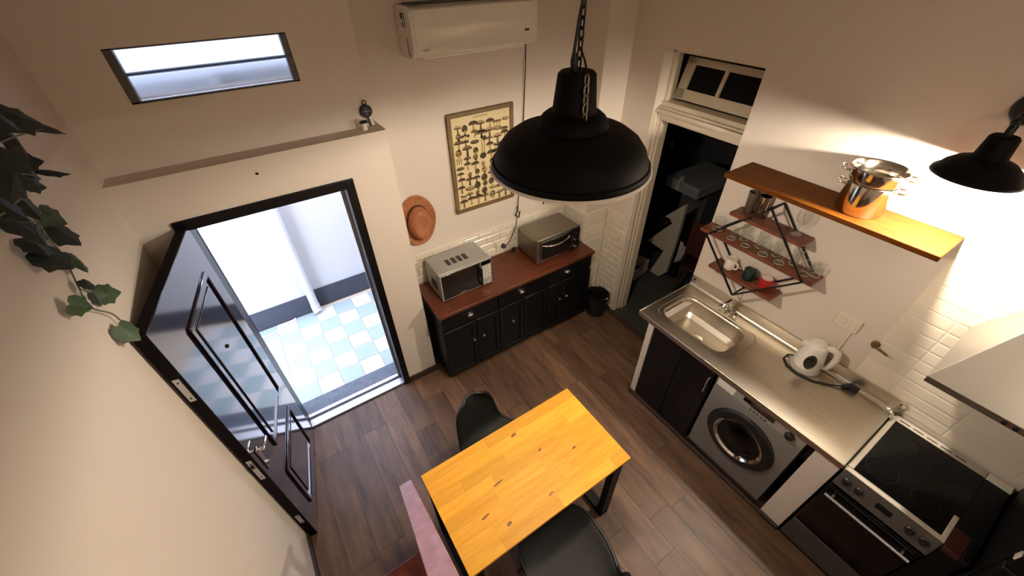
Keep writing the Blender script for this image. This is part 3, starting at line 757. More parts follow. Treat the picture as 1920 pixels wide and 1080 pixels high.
ap.build('apron', M['black_matte'], tt, bevel=0.002)
for (xa, xb) in ((0.135, 0.205), (1.115, 1.185)):
    for yl in (0.575+0.055, 1.15):
        box(xa, xb, yl, yl+0.045, 0.0, TZ-0.024).build('leg', M['black_matte'], tt, bevel=0.002)
    box(xa, xb, 0.63, 1.195, 0.0, 0.04).build('foot_rail', M['black_matte'], tt, bevel=0.002)
    box(xa, xb, 0.63, 1.195, TZ-0.064, TZ-0.024).build('top_rail', M['black_matte'], tt, bevel=0.002)

# ------------------------------------------------------------------ CHAIRS
def make_chair(loc, rotz, label):
    t = thing('dining_chair', label, 'chair', loc, rotz, 'black shell chairs at the dining table')
    prof = [(0.235,0.425),(0.215,0.447),(0.12,0.448),(0.0,0.436),(-0.12,0.436),(-0.20,0.455),(-0.245,0.51),(-0.27,0.60),(-0.29,0.70),(-0.304,0.78),(-0.308,0.815)]
    wid = [0.17,0.215,0.243,0.246,0.224,0.190,0.170,0.162,0.150,0.125,0.065]
    nu = 12; vs = []; fs = []
    for i, ((y, z), wd) in enumerate(zip(prof, wid)):
        bk = max(0.0, min(1.0, (i-4)/3.0))
        for j in range(nu+1):
            u = -1 + 2*j/nu; cu = abs(u)**2.6
            vs.append((u*wd, y + bk*0.035*cu, z + (1-bk)*0.05*cu*(1 if i > 1 else 0.3)))
    for i in range(len(prof)-1):
        for j in range(nu): fs.append((i*(nu+1)+j, i*(nu+1)+j+1, (i+1)*(nu+1)+j+1, (i+1)*(nu+1)+j))
    o = MB().add(vs, fs).build('shell', M['fabric'], t, world=False, solid=0.022, sub=2)
    rim = [0]*0
    edge = [j for j in range(nu+1)] + [i*(nu+1)+nu for i in range(1, len(prof))] + [(len(prof)-1)*(nu+1)+j for j in range(nu-1, -1, -1)] + [i*(nu+1) for i in range(len(prof)-2, 0, -1)]
    MB().tube([Vector(vs[k])*0.999 for k in edge], 0.0125, 8, closed=True).build('piping', M['rubber'], o, world=False, sub=1)
    fr_ = MB(); fr_.bar((-0.15,0.14,0.405),(0.15,0.14,0.405),0.03,0.016); fr_.bar((-0.15,-0.12,0.405),(0.15,-0.12,0.405),0.03,0.016); fr_.bar((-0.13,0.14,0.405),(-0.13,-0.12,0.405),0.03,0.016); fr_.bar((0.13,0.14,0.405),(0.13,-0.12,0.405),0.03,0.016)
    fr_.build('seat_frame', M['black_metal'], t, world=False)
    for sx in (-1, 1):
        for sy in (-1, 1):
            MB().tube([(sx*0.14,sy*0.13+0.01,0.41),(sx*0.205,sy*0.20+0.01,0.0)], [0.016,0.011], 10).build('leg', M['black_metal'], t, world=False)
    return t
make_chair((0.648, 0.468, 0), math.radians(0), 'black shell chair with its seat half under the near table edge')
make_chair((0.662, 1.208, 0), PI + math.radians(10), 'black shell chair tucked behind the table with its backrest towards the front door')

# ------------------------------------------------------------------ STAIR TO THE GALLERY
sr = thing('staircase', 'red-brown wooden staircase with worn handrail tinted pinkish by painted daylight sheen left of the table', 'staircase', (-0.25, 1.0, 0))
def rail_pt(y, dz=0): return 0.9 + (1.157-y)*0.894 + dz
hr = MB(); y0, y1 = 1.157, 0.15; sh_ = -0.045
for (ya, xs) in ((y0, 0.0), (y1, sh_)):
    zt = rail_pt(ya)
    hr.add([(-0.003+xs, ya, zt), (0.068+xs*0.3, ya, zt), (0.068+xs*0.3, ya, zt-0.045), (-0.003+xs, ya, zt-0.045)], [])
hr.f = [[0,1,2,3],[7,6,5,4],[0,4,5,1],[1,5,6,2],[2,6,7,3],[3,7,4,0]]; hr.mi = [0]*6
hr.build('handrail', M['handrail'], sr, bevel=0.004)
MB().box(0.005, 0.055, 1.06, 1.11, 0.0, 0.92).build('newel_post', M['redwood'], sr, bevel=0.003)
MB().box(0.005, 0.055, 0.28, 0.33, 0.0, 1.60).build('newel_post', M['redwood'], sr, bevel=0.003)
for k in range(6):
    yn = 1.075 - k*0.20; zt = 0.18 + k*0.179
    box(-0.63, 0.0, yn-0.235, yn, zt-0.03, zt).build('tread', M['redwood'], sr, bevel=0.004)
    box(-0.63, 0.0, yn-0.235, yn-0.215, zt, zt+0.148).build('riser', M['redwood'], sr)
stg = MB()
stg.prism([(1.02,0.0),(-0.14,1.04),(-0.14,0.85),(0.82,0.0)], 'x', 0.0, 0.02)
stg.build('stringer', M['redwood'], sr)

# ------------------------------------------------------------------ KITCHEN COUNTER
tag(box(2.085, 2.695, 1.235, 1.285, 0.0, 0.872).build('counter_panel', M['wall'], None, smooth=False), 'thin white panel carrying the sink end of the steel worktop', 'panel')
tag(box(2.085, 2.695, -0.098, 0.034, 0.0, 0.872).build('counter_panel', M['wall'], None, smooth=False), 'thick white panel between washing machine and stove under the steel worktop', 'panel')
struct('trim_10', box(2.10, 2.695, 0.036, 1.233, 0.0, 0.044), M['skirt'])
struct('baseboard_right', box(2.062, 2.084, -0.098, 1.285, 0.0, 0.035), M['skirt'], bevel=0.003)

wt = thing('steel_worktop', 'stainless steel worktop with built-in sink basin along the right wall', 'worktop', (2.4, 0.6, 0.873))
WZ = 0.913; WXa, WXb, WYa, WYb = 2.075, 2.684, -0.098, 1.388
pl_ = MB()
BX0, BX1, BY0, BY1 = 2.205, 2.545, 0.765, 1.295
RX0, RX1, RY0, RY1 = WXa, WXb, 0.66, WYb
def rrect(x0, x1, y0, y1, r, z, n=10):
    out = []
    for cx, cy, a in ((x1-r,y1-r,0),(x0+r,y1-r,PI/2),(x0+r,y0+r,PI),(x1-r,y0+r,1.5*PI)):
        for k in range(n): t = a + PI/2*k/(n-1); out.append((cx+r*math.cos(t), cy+r*math.sin(t), z))
    return out
rings = [rrect(RX0, RX1, RY0, RY1, 0.001, WZ), rrect(BX0-0.035, BX1+0.035, BY0-0.075, BY1+0.035, 0.09, WZ), rrect(BX0-0.030, BX1+0.030, BY0-0.07, BY1+0.030, 0.088, WZ-0.004),
         rrect(BX0-0.006, BX1+0.006, BY0-0.006, BY1+0.006, 0.092, WZ-0.005), rrect(BX0, BX1, BY0, BY1, 0.088, WZ-0.012),
         rrect(BX0+0.012, BX1-0.012, BY0+0.012, BY1-0.012, 0.08, WZ-0.13), rrect(BX0+0.04, BX1-0.04, BY0+0.04, BY1-0.04, 0.07, WZ-0.165), rrect(BX0+0.13, BX1-0.13, BY0+0.18, BY1-0.18, 0.03, WZ-0.17)]
n = len(rings[0]); vs = [p for r in rings for p in r]; fs = []
for i in range(len(rings)-1):
    for j in range(n): fs.append((i*n+j, i*n+(j+1)%n, (i+1)*n+(j+1)%n, (i+1)*n+j))
fs.append(tuple(range((len(rings)-1)*n, len(rings)*n)))
pl_.add(vs, fs)
pl_.add([(WXa,WYa,WZ),(WXb,WYa,WZ),(WXb,RY0,WZ),(WXa,RY0,WZ)], [(0,1,2,3)])
pl_.build('top_sheet', M['steel'], wt, angle=30)
sk = MB(); sk.box(WXa-0.004, WXa+0.010, WYa, WYb, WZ-0.040, WZ+0.003); sk.box(WXa, WXb, WYb-0.006, WYb+0.004, WZ-0.040, WZ+0.003); sk.box(WXa, WXb, WYa-0.004, WYa+0.004, WZ-0.04, WZ+0.002)
sk.build('edge_lip', M['steel'], wt, bevel=0.003)
up = MB(); up.prism([(WXb-0.022, WZ),(WXb-0.008, WZ+0.008),(WXb-0.002, WZ+0.02),(WXb-0.002, WZ+0.088),(WXb+0.013, WZ+0.088),(WXb+0.013, WZ-0.02)], 'y', WYa, WYb)
up.build('upstand', M['steel'], wt)
MB().lathe([(0.009,-0.004),(0.009,0)], (WXb-0.002, WYb-0.03, WZ+0.06), 12, 'x').build('screw', M['dark_plastic'], wt)
MB().lathe([(0.0,0.004),(0.030,0.003),(0.042,0.002),(0.045,0.0)], (2.375, 1.03, WZ-0.170), 20).build('drain', M['chrome'], wt)

fa = thing('faucet', 'chrome sink faucet with swan spout behind the basin', 'faucet', (2.615, 0.985, WZ))
MB().lathe([(0.028,0.0),(0.028,0.012),(0.020,0.02),(0.018,0.075),(0.012,0.085)], (2.615,0.985,WZ), 20).build('body', M['chrome'], fa)
MB().tube([(2.615,0.985,WZ+0.07),(2.605,0.985,WZ+0.13),(2.565,0.985,WZ+0.155),(2.515,0.99,WZ+0.14),(2.495,0.99,WZ+0.105)], 0.015, 12).build('spout', M['chrome'], fa)
for dy in (-0.055, 0.055):
    MB().tube([(2.615,0.985,WZ+0.035),(2.605,0.985+dy,WZ+0.038)], 0.010, 10).lathe([(0.019,0.02),(0.021,0.03),(0.021,0.05),(0.012,0.056)], (2.605,0.985+dy*1.1,WZ), 14).build('tap_handle', M['chrome'], fa)

scb = thing('sink_cabinet', 'black two-door cabinet under the sink', 'cabinet', (2.38, 0.95, 0.045))
box(2.11, 2.66, 0.69, 1.232, 0.045, 0.72).build('body', M['black_paint'], scb)
for (a, c_, hy) in ((0.694, 0.960, 0.0), (0.964, 1.230, 0.0)):
    dd = box(2.090, 2.110, a, c_, 0.05, 0.862).build('door', M['black_paint'], scb, bevel=0.003)
    if a < 0.7: MB().tube([(2.090,0.715,0.64),(2.070,0.715,0.645),(2.070,0.715,0.785),(2.090,0.715,0.79)], 0.004, 8).build('handle', M['alu'], dd)

# washing machine
wm = thing('washing_machine', 'silver front-loading washing machine with black door ring under the worktop', 'washing machine', (2.37, 0.37, 0.045))
YA, YB = 0.082, 0.672
box(2.108, 2.66, YA, YB, 0.05, 0.862).build('body', M['silver_paint'], wm, bevel=0.006)
fpz = MB().prism([(2.100,0.055),(2.108,0.05),(2.108,0.80),(2.093,0.78),(2.090,0.5)], 'y', YA, YB).build('front_panel', M['silver_paint'], wm, bevel=0.002)
fb = MB().prism([(2.108,0.765),(2.092,0.775),(2.090,0.845),(2.108,0.860)], 'y', YA, YB).build('control_panel', M['silver_light'], wm, bevel=0.003)
WC = (2.088, 0.375, 0.478)
MB().lathe([(0.232,0.004),(0.234,-0.008),(0.225,-0.018),(0.195,-0.024),(0.172,-0.022),(0.168,-0.012),(0.168,0.004)], WC, 56, 'x', closed=True).build('door_ring', M['dark_plastic'], wm)
MB().lathe([(0.170,-0.020),(0.172,-0.030),(0.162,-0.033),(0.148,-0.020),(0.148,-0.010)], WC, 56, 'x', closed=True).build('chrome_ring', M['chrome'], wm)
MB().lathe([(0.150,-0.012),(0.135,-0.004),(0.11,-0.016),(0.06,-0.03),(0.0,-0.034)], WC, 48, 'x').build('door_glass', M['black_glass'], wm)
MB().bar((2.060,0.335,0.50),(2.062,0.415,0.47),0.006,0.034,up=(0,0.3,1)).build('drum_fin', M['fin'], wm, bevel=0.004)
box(2.084, 2.092, 0.40, 0.475, 0.825, 0.85).build('display', M['black_glass'], wm, bevel=0.001) ; box(2.083, 2.090, 0.27, 0.425, 0.818, 0.850).build('display_bezel', M['skirt'], wm, bevel=0.002)
MB().lathe([(0.026,0.0),(0.026,-0.018),(0.020,-0.024),(0.0,-0.024)], (2.090, 0.165, 0.818), 24, 'x').build('dial', M['dark_plastic'], wm)
MB().lathe([(0.031,0.0),(0.031,-0.006),(0.026,-0.006),(0.026,0.0)], (2.090, 0.165, 0.818), 24, 'x', closed=True).build('dial_ring', M['chrome'], wm)
box(2.086, 2.092, 0.535, 0.66, 0.785, 0.852).build('detergent_drawer', M['white_enamel'], wm, bevel=0.008)
pr = MB()
for k in range(5): pr.box(2.087, 2.092, 0.31+k*0.024, 0.322+k*0.024, 0.785, 0.791)
pr.build('buttons', M['dark_plastic'], wm, smooth=False)
for fy in (YA+0.05, YB-0.05):
    for fx in (2.16, 2.60): MB().lathe([(0.02,0.045),(0.022,0.052)], (fx,fy,0), 10).build('foot', M['rubber'], wm)

# kettle
KC = Vector((2.585, 0.385, WZ))
kt_ = thing('kettle', 'white electric kettle with a dark oval gauge on its grey base', 'kettle', tuple(KC), math.radians(20))
def kb_(mb, nm, m, par=kt_, **k): return mb.build(nm, m, par, world=False, **k)
kb_(MB().lathe([(0.088,0.0),(0.092,0.006),(0.088,0.018),(0.078,0.024)], (0,0,0), 32), 'base', M['grey_plastic'])
bo = kb_(MB().lathe([(0.074,0.024),(0.080,0.030),(0.081,0.07),(0.074,0.13),(0.063,0.19),(0.058,0.212),(0.045,0.222),(0.0,0.226)], (0,0,0), 36), 'body', M['white_plastic'])
sp = MB(); sp.add([(-0.022,0.048,0.145),(0.022,0.048,0.145),(0.026,0.052,0.205),(-0.026,0.052,0.205),(0.0,0.098,0.208),(0.0,0.062,0.14)], [(0,1,5),(1,2,4,5),(3,0,5,4),(3,4,2),(0,3,2,1)])
kb_(sp, 'spout', M['white_plastic'], bevel=0.006)
kb_(MB().tube([(0,-0.045,0.205),(0,-0.075,0.215),(0,-0.108,0.20),(0,-0.122,0.15),(0,-0.116,0.09),(0,-0.098,0.05),(0,-0.076,0.045)], [0.021,0.022,0.022,0.021,0.019,0.017,0.014], 12), 'handle', M['white_plastic'])
kb_(MB().lathe([(0.040,0.222),(0.036,0.234),(0.0,0.238)], (0,0,0), 24), 'lid', M['white_plastic'])
ov = MB(); n = 20; vv = []
for ring, dz in ((1.0, 0.0), (0.9, 0.003)):
    for j in range(n):
        t = 2*PI*j/n; a = 0.033*ring*math.cos(t)*abs(math.cos(t))**0.3; h = 0.112 + 0.058*ring*math.sin(t)
        rr = 0.0835 - (h-0.07)*0.135 + dz
        ph_ = PI + a/0.075
        vv.append((rr*math.cos(ph_), rr*math.sin(ph_), h))
ov.add(vv, [(j, (j+1)%n, n+(j+1)%n, n+j) for j in range(n)] + [tuple(range(n, 2*n))])
kb_(ov, 'gauge', M['smoked'], bo)
kb_(MB().box(-0.008,0.008,-0.135,-0.12,0.14,0.17), 'switch', M['grey_plastic'], bevel=0.003)
kw = MB(); kw.tube([(2.62,0.455,WZ+0.012),(2.585,0.50,WZ+0.009),(2.535,0.50,WZ+0.007),(2.49,0.45,WZ+0.007),(2.475,0.38,WZ+0.007),(2.50,0.29,WZ+0.007),(2.56,0.21,WZ+0.008),(2.60,0.165,WZ+0.012),(2.625,0.145,WZ+0.016)], 0.0052, 8)
KI = (Matrix.Translation(KC) @ Matrix.Rotation(math.radians(20), 4, 'Z')).inverted()
kw.v = [KI @ v for v in kw.v]
co_ = kw.build('power_cord', M['rubber'], kt_, world=False)
q = MB(); q.T = KI; q.tube([(2.60,0.160,WZ+0.016),(2.63,0.142,WZ+0.02),(2.655,0.125,WZ+0.025)], [0.009,0.019,0.017], 10); q.build('plug', M['rubber'], co_, world=False)
q = MB(); q.T = KI; q.box(2.622,2.640,0.085,0.135,WZ+0.005,WZ+0.05); q.build('adapter', M['rubber'], co_, world=False, bevel=0.004)
gp = thing('gas_pipe', 'thin chrome pipe along the rear edge of the steel worktop', 'pipe', (2.65, 0.0, WZ))
MB().tube([(2.650,0.30,WZ+0.016),(2.650,-0.075,WZ+0.016)], 0.009, 10).build('pipe', M['chrome'], gp)
MB().tube([(2.650,-0.07,WZ+0.016),(2.652,-0.088,WZ+0.02),(2.665,-0.10,WZ+0.035),(2.697,-0.108,WZ+0.075)], 0.012, 10).build('elbow', M['chrome'], gp)
MB().lathe([(0.018,-0.028),(0.018,-0.006)], (2.698,-0.109,WZ+0.076), 8, 'x').build('nut', M['chrome'], gp)
MB().tube([(2.650,-0.09,WZ+0.016),(2.64,-0.103,WZ+0.012),(2.60,-0.104,WZ+0.002)], 0.011, 10).build('elbow', M['chrome'], gp)

# outlets and gas tap on the right wall
o2 = thing('wall_outlet', 'large cream wall outlet plate above the kettle with a cable channel below', 'outlet', (2.695, 0.35, 1.3))
box(2.686, 2.70, 0.283, 0.415, 1.252, 1.345).build('plate', M['outlet'], o2, bevel=0.003)
for yy_ in (0.315, 0.375): box(2.683, 2.687, yy_-0.018, yy_+0.018, 1.275, 1.32).build('socket', M['outlet'], o2, bevel=0.002)
box(2.690, 2.70, 0.30, 0.318, 1.0, 1.252).build('cable_channel', M['outlet'], o2, bevel=0.002)
gt = thing('gas_tap', 'small brass gas tap with lever on the wall right of the kettle', 'tap', (2.69, 0.16, 1.255))
MB().lathe([(0.022,0.0),(0.022,-0.012),(0.014,-0.016),(0.014,-0.035),(0.0,-0.036)], (2.70,0.175,1.258), 14, 'x').build('body', M['brass'], gt)
MB().bar((2.672,0.172,1.257),(2.668,0.098,1.243),0.012,0.010).build('lever', M['brass'], gt, bevel=0.002)

# ------------------------------------------------------------------ BIG WALL SHELF + POTS
ws = thing('wall_shelf', 'long thick wooden shelf board on the right wall above the diamond rack', 'shelf', (2.55, 0.72, 1.985))
box(2.405, 2.699, 0.177, 1.268, 1.985, 2.013).build('board', M['big_shelf'], ws, bevel=0.003)
for yy_ in (0.35, 1.1):
    box(2.52, 2.699, yy_-0.012, yy_+0.012, 1.978, 1.985).build('bracket', M['black_metal'], ws)
def pot(name, label, c, prof, zh, rh, nm_parts=True):
    t = thing(name, label, 'pot', tuple(c))
    MB().lathe(prof, c, 48).build('body', M['polish'], t)
    for sgn in (-1, 1):
        a = Vector((0.35, -0.94, 0)).normalized()*sgn; q = Vector((-a.y, a.x, 0))
        p0 = Vector(c) + a*(rh-0.002) + Vector((0,0,zh))
        pts = [p0 + q*0.036, p0 + q*0.036 + a*0.022, p0 + q*0.026 + a*0.036 + Vector((0,0,0.004)), p0 - q*0.026 + a*0.036 + Vector((0,0,0.004)), p0 - q*0.036 + a*0.022, p0 - q*0.036]
        MB().tube(pts, 0.0055, 8).build('handle', M['polish'], t)
    return t
PCN = Vector((2.565, 0.592, 2.013))
pot('stock_pot', 'tall polished steel stock pot standing on the wall shelf', PCN, [(0.0,0.0),(0.102,0.0),(0.106,0.006),(0.106,0.155),(0.110,0.158),(0.107,0.161),(0.103,0.155),(0.103,0.006),(0.0,0.004)], 0.138, 0.108)
pot('steamer_insert', 'wide shallow steel steamer insert stacked on the stock pot', PCN + Vector((0,0,0.1612)), [(0.0,0.0),(0.104,0.0),(0.112,0.012),(0.118,0.066),(0.124,0.069),(0.121,0.073),(0.115,0.067),(0.109,0.014),(0.0,0.006)], 0.046, 0.118)

# ------------------------------------------------------------------ DIAMOND RACK
dm = thing('diamond_rack', 'black metal diamond rack with three small wooden shelves over the sink', 'rack', (2.62, 0.98, 1.49))
for xr, nm in ((2.545, 'front_frame'), (2.688, 'rear_frame')):
    Tp, Bp, Lp, Rp = (0.978,1.845), (0.985,1.138), (1.322,1.482), (0.638,1.492)
    q = MB()
    for a, c_ in ((Lp,Tp),(Tp,Rp),(Rp,Bp),(Bp,Lp)): q.bar((xr,a[0],a[1]),(xr,c_[0],c_[1]),0.011,0.011,up=(1,0,0))
    q.build(nm, M['black_metal'], dm)
for p in ((0.978,1.845),(0.985,1.138),(1.322,1.482),(0.638,1.492)):
    MB().bar((2.545,p[0],p[1]),(2.688,p[0],p[1]),0.010,0.010).build('crossbar', M['black_metal'], dm)
for (ya, yb, zt) in ((0.735,1.222,1.712),(0.585,1.385,1.507),(0.748,1.232,1.264)):
    box(2.553, 2.694, ya, yb, zt-0.022, zt).build('shelf', M['shelf_wood'], dm, bevel=0.002)

GP = [(0.0,0.0),(0.030,0.0),(0.032,0.004),(0.036,0.088),(0.0348,0.0885)]
def tumbler(c, label, s=1.0, h=1.0):
    o = MB().open_lathe([(r*s, z*h) for r, z in GP], (0,0,0), 24).build('drinking_glass', M['glass'], None)
    o.location = c; tag(o, label, 'glass', 'drinking glasses on the middle rack shelf')
    for nm, r_, z_, t_ in (('rim', 0.0355*s, 0.0875*h, 0.0014), ('base', 0.0290*s, 0.0030*h, 0.0028)):
        MB().tube([(r_*math.cos(2*PI*k/24), r_*math.sin(2*PI*k/24), z_) for k in range(24)], t_, 6, closed=True).build(nm, M['glass_edge'], o, world=False)
    return o
GZ = 1.5072
names = [(2.632,1.300,'clear drinking glass at the far left end of the middle rack shelf',1.05,1.0),
         (2.600,1.170,'clear glass second from left in front row of middle rack shelf',0.95,0.9),
         (2.600,1.062,'clear glass third from left in front row of middle rack shelf',0.9,0.9),
         (2.600,0.935,'clear glass fourth from left in front row of middle rack shelf',1.0,1.0),
         (2.600,0.822,'clear glass fifth from left in front row of middle rack shelf',1.0,0.95),
         (2.612,0.672,'clear glass right of the diamond frame on the middle rack shelf',1.0,0.95)]
for x, y, lb_, s, h in names: tumbler((x, y, GZ), lb_, s, h)
for x, y, lb_ in ((2.662,1.115,'tall glass in back row behind the second and third glasses'), (2.662,0.997,'tall glass in back row behind the third and fourth glasses'),
                  (2.662,0.880,'tall glass in back row behind the fourth and fifth glasses'), (2.662,0.765,'tall glass in back row right of the fifth glass')):
    tumbler((x, y, GZ), lb_, 0.82, 1.28)
tumbler((2.655, 0.625, GZ), 'wide clear glass at the far right end of the middle rack shelf', 0.98, 0.95)
wg = thing('wine_glass', 'clear stemmed wine glass standing on the top rack shelf', 'glass', (2.640, 0.822, 1.7125))
MB().open_lathe([(0.0,0.0),(0.033,0.0),(0.033,0.002),(0.006,0.008),(0.0045,0.012),(0.0045,0.06),(0.012,0.07),(0.034,0.092),(0.041,0.118),(0.038,0.158),(0.037,0.1585)], (2.640,0.822,1.7125), 24).build('bowl_and_stem', M['glass'], wg)
for (x, y, lb_) in ((2.640,1.150,'steel tumbler nearest the doorway on the top rack shelf'), (2.645,1.078,'steel tumbler nearer the diamond peak on the top rack shelf')):
    o = MB().lathe([(0.0,0.0),(0.026,0.0),(0.028,0.004),(0.036,0.15),(0.034,0.15),(0.026,0.008),(0.0,0.006)], (0,0,0), 24).build('steel_tumbler', M['steel_dark'] if y > 1.1 else M['polish'], None)
    o.location = (x, y, 1.7125); tag(o, lb_, 'cup', 'steel tumblers on the top rack shelf')
def mug(c, m, inner, label, rz, pat=None):
    t = thing('mug', label, 'mug', c, rz)
    MB().lathe([(0.0,0.0),(0.034,0.0),(0.038,0.006),(0.040,0.082),(0.038,0.085),(0.036,0.082)], (0,0,0), 28).build('body', m, t, world=False)
    MB().lathe([(0.0358,0.083),(0.034,0.010),(0.0,0.008)], (0,0,0), 28).build('inside', inner, t, world=False)
    MB().tube([(0.037,0,0.070),(0.058,0,0.066),(0.066,0,0.045),(0.058,0,0.024),(0.037,0,0.018)], 0.006, 8).build('handle', m, t, world=False)
    if pat:
        q = MB(); 
        for a0, zc, wd, h in ((2.6,0.045,0.5,0.03),(3.4,0.05,0.3,0.02),(3.0,0.03,0.25,0.012),(4.0,0.04,0.35,0.024)):
            vv = []; n = 14
            for k in range(n): tt_ = 2*PI*k/n; a_ = a0+wd*0.5*math.cos(tt_); vv.append((0.0402*math.cos(a_), 0.0402*math.sin(a_), zc+h*0.5*math.sin(tt_)))
            q.add(vv, [tuple(range(n))])
        q.build('printed_pattern', pat, t, world=False, smooth=False)
mug((2.632,1.120,1.2645), M['mug_white'], M['ceramic_in'], 'white mug with a brown printed pattern on the bottom rack shelf', math.radians(-100), M['ink2'])
mug((2.625,0.968,1.2645), M['mug_green'], M['mug_green'], 'dark green mug in the middle of the bottom rack shelf', math.radians(40))
mug((2.630,0.850,1.2645), M['mug_red'], M['ceramic_in'], 'red mug with cream inside on the bottom rack shelf', math.radians(-75))

# ------------------------------------------------------------------ WALL SCONCE
SCN = Vector((2.488, 0.268, 2.345))
sn = thing('wall_sconce', 'black wall sconce with bell shade lighting the right wall', 'lamp', tuple(SCN))
pr_ = [(0.0,0.165),(0.040,0.165),(0.046,0.158),(0.053,0.085),(0.060,0.076),(0.095,0.062),(0.122,0.040),(0.136,0.018),(0.148,0.010),(0.152,-0.002)]
MB().open_lathe(pr_, SCN, 48).build('shade', M['lampblack'], sn, solid=0.003)
MB().open_lathe([(0.0,0.070),(0.058,0.068),(0.092,0.054),(0.119,0.033),(0.133,0.012),(0.148,-0.002)], SCN, 48).build('inner_liner', M['lampwhite'], sn, solid=0.002)
MB().sphere(SCN + Vector((0,0,0.035)), 0.026, 14).build('bulb', M['bulb'], sn)
lamp('sconce_light', 'POINT', SCN + Vector((0,0,0.004)), SCONCE_W, SCWARM, sn, size=0.028)
MB().tube([SCN+Vector((0,0,0.16)), SCN+Vector((0.002,0,0.20)), SCN+Vector((0.03,0,0.235)), SCN+Vector((0.10,0,0.237)), SCN+Vector((0.20,0,0.232))], 0.014, 12).build('arm', M['black_metal'], sn)
MB().sphere(SCN + Vector((0.012,0,0.215)), 0.021, 12).build('joint', M['black_metal'], sn)
MB().lathe([(0.062,0.0),(0.062,-0.010),(0.052,-0.022),(0.018,-0.028),(0.0,-0.028)], (2.70, SCN.y+0.008, 2.572), 32, 'x').build('wall_plate', M['black_metal'], sn)

# ------------------------------------------------------------------ RANGE HOOD, STOVE, FRIDGE
hd_ = thing('range_hood', 'pyramid-shaped stainless range hood over the stove', 'range hood', (2.43, -0.37, 1.58))
HA = (2.155, 2.698, -0.672, -0.068)
MB().frustum((HA[0]+0.0, HA[1], HA[2], HA[3]), (2.44, 2.698, -0.52, -0.225), 1.61, 1.945).build('canopy', M['hood_steel'], hd_, smooth=False, bevel=0.003)
MB().box(HA[0]+0.006, HA[1], HA[2]+0.004, HA[3]-0.004, 1.575, 1.61).build('lip', M['steel_dark'], hd_, bevel=0.003)
MB().box(2.44, 2.698, -0.52, -0.225, 1.945, 2.9).build('chimney', M['hood_steel'], hd_, bevel=0.003)
for k in range(3): MB().lathe([(0.009,0.0),(0.009,-0.008)], (HA[0]+0.006, -0.34-k*0.035, 1.592), 10, 'x').build('button', M['dark_plastic'], hd_)

sv_ = thing('stove', 'free-standing stove with black ceramic cooktop and black oven door', 'stove', (2.35, -0.33, 0))
S0, S1 = -0.548, -0.112
box(2.075, 2.685, S0, S1, 0.02, 0.875).build('body', M['black_paint'], sv_)
fr2 = MB(); fr2.box(2.075, 2.103, S0, S1, 0.875, 0.902); fr2.box(2.635, 2.685, S0, S1, 0.875, 0.905); fr2.box(2.103, 2.635, S1-0.026, S1, 0.875, 0.902); fr2.box(2.103, 2.275, S0, S0+0.022, 0.875, 0.902)
fr2.build('cooktop_frame', M['stove_frame'], sv_, bevel=0.004)
MB().box(2.275, 2.635, S0, S0+0.022, 0.875, 0.899).build('side_rim', M['black_glass'], sv_, smooth=False)
ckt = box(2.103, 2.635, S0+0.022, S1-0.026, 0.875, 0.899).build('cooktop_glass', M['black_glass'], sv_, smooth=False)
for (cx, cy, r) in ((2.235,-0.225,0.075),(2.50,-0.225,0.06),(2.235,-0.42,0.06),(2.50,-0.42,0.075)):
    MB().lathe([(r-0.0015,0.8990),(r-0.0015,0.8994),(r,0.8994),(r,0.8990)], (cx,cy,0), 40, closed=True).build('burner_ring', M['ring'], ckt)
vs_ = MB()
for k in range(5): vs_.box(2.650, 2.656, -0.20-k*0.065, -0.15-k*0.065, 0.9045, 0.9065)
vs_.build('vent_slots', M['dark_plastic'], sv_, smooth=False)
cpn = MB().prism([(2.075,0.875),(2.075,0.902),(2.040,0.785),(2.075,0.765)], 'y', S0, S1).build('control_panel', M['stove_panel'], sv_, bevel=0.004)
CN = Vector((-0.958, 0, 0.287))
def on_panel(y, t): return Vector((2.0575-0.0175*(2*t-1), y, 0.8435-0.0585*(2*t-1)))   # t 0 top, 1 bottom
for y in (-0.155, -0.215, -0.445, -0.505):
    c_ = on_panel(y, 0.5); q = MB(); q.T = Matrix.Translation(c_) @ CN.to_track_quat('Z','Y').to_matrix().to_4x4()
    q.lathe([(0.022,-0.002),(0.022,0.006),(0.017,0.010),(0.015,0.026),(0.0,0.027)], (0,0,0), 18); q.build('knob', M['dark_plastic'], cpn)
q = MB(); q.T = Matrix.Translation(on_panel(-0.33, 0.5)) @ Matrix(((0,CN.z,CN.x,0),(1,0,0,0),(0,-CN.x,CN.z,0),(0,0,0,1)))
q.box(-0.035,0.035,-0.016,0.016,-0.002,0.004); q.build('display', M['black_glass'], cpn, bevel=0.002)
od = box(2.050, 2.075, S0+0.004, S1-0.004, 0.285, 0.755).build('oven_door', M['black_glass'], sv_, bevel=0.004)
MB().tube([(2.052,S0+0.05,0.69),(2.022,S0+0.05,0.69)],0.006,8).tube([(2.052,S1-0.05,0.69),(2.022,S1-0.05,0.69)],0.006,8).tube([(2.022,S0+0.015,0.69),(2.022,S1-0.015,0.69)],0.0095,10).build('oven_handle', M['alu'], od)
box(2.052, 2.075, S0+0.004, S1-0.004, 0.06, 0.275).build('drawer', M['drawer_grey'], sv_, bevel=0.004)
for fy in (S0+0.05, S1-0.05):
    for fx in (2.13, 2.6): MB().lathe([(0.018,0.0),(0.018,0.022)], (fx,fy,0), 10).build('foot', M['rubber'], sv_)
rb = thing('narrow_cabinet', 'narrow black cabinet with dark red top board squeezed between stove and black refrigerator', 'cabinet', (2.37, -0.60, 0))
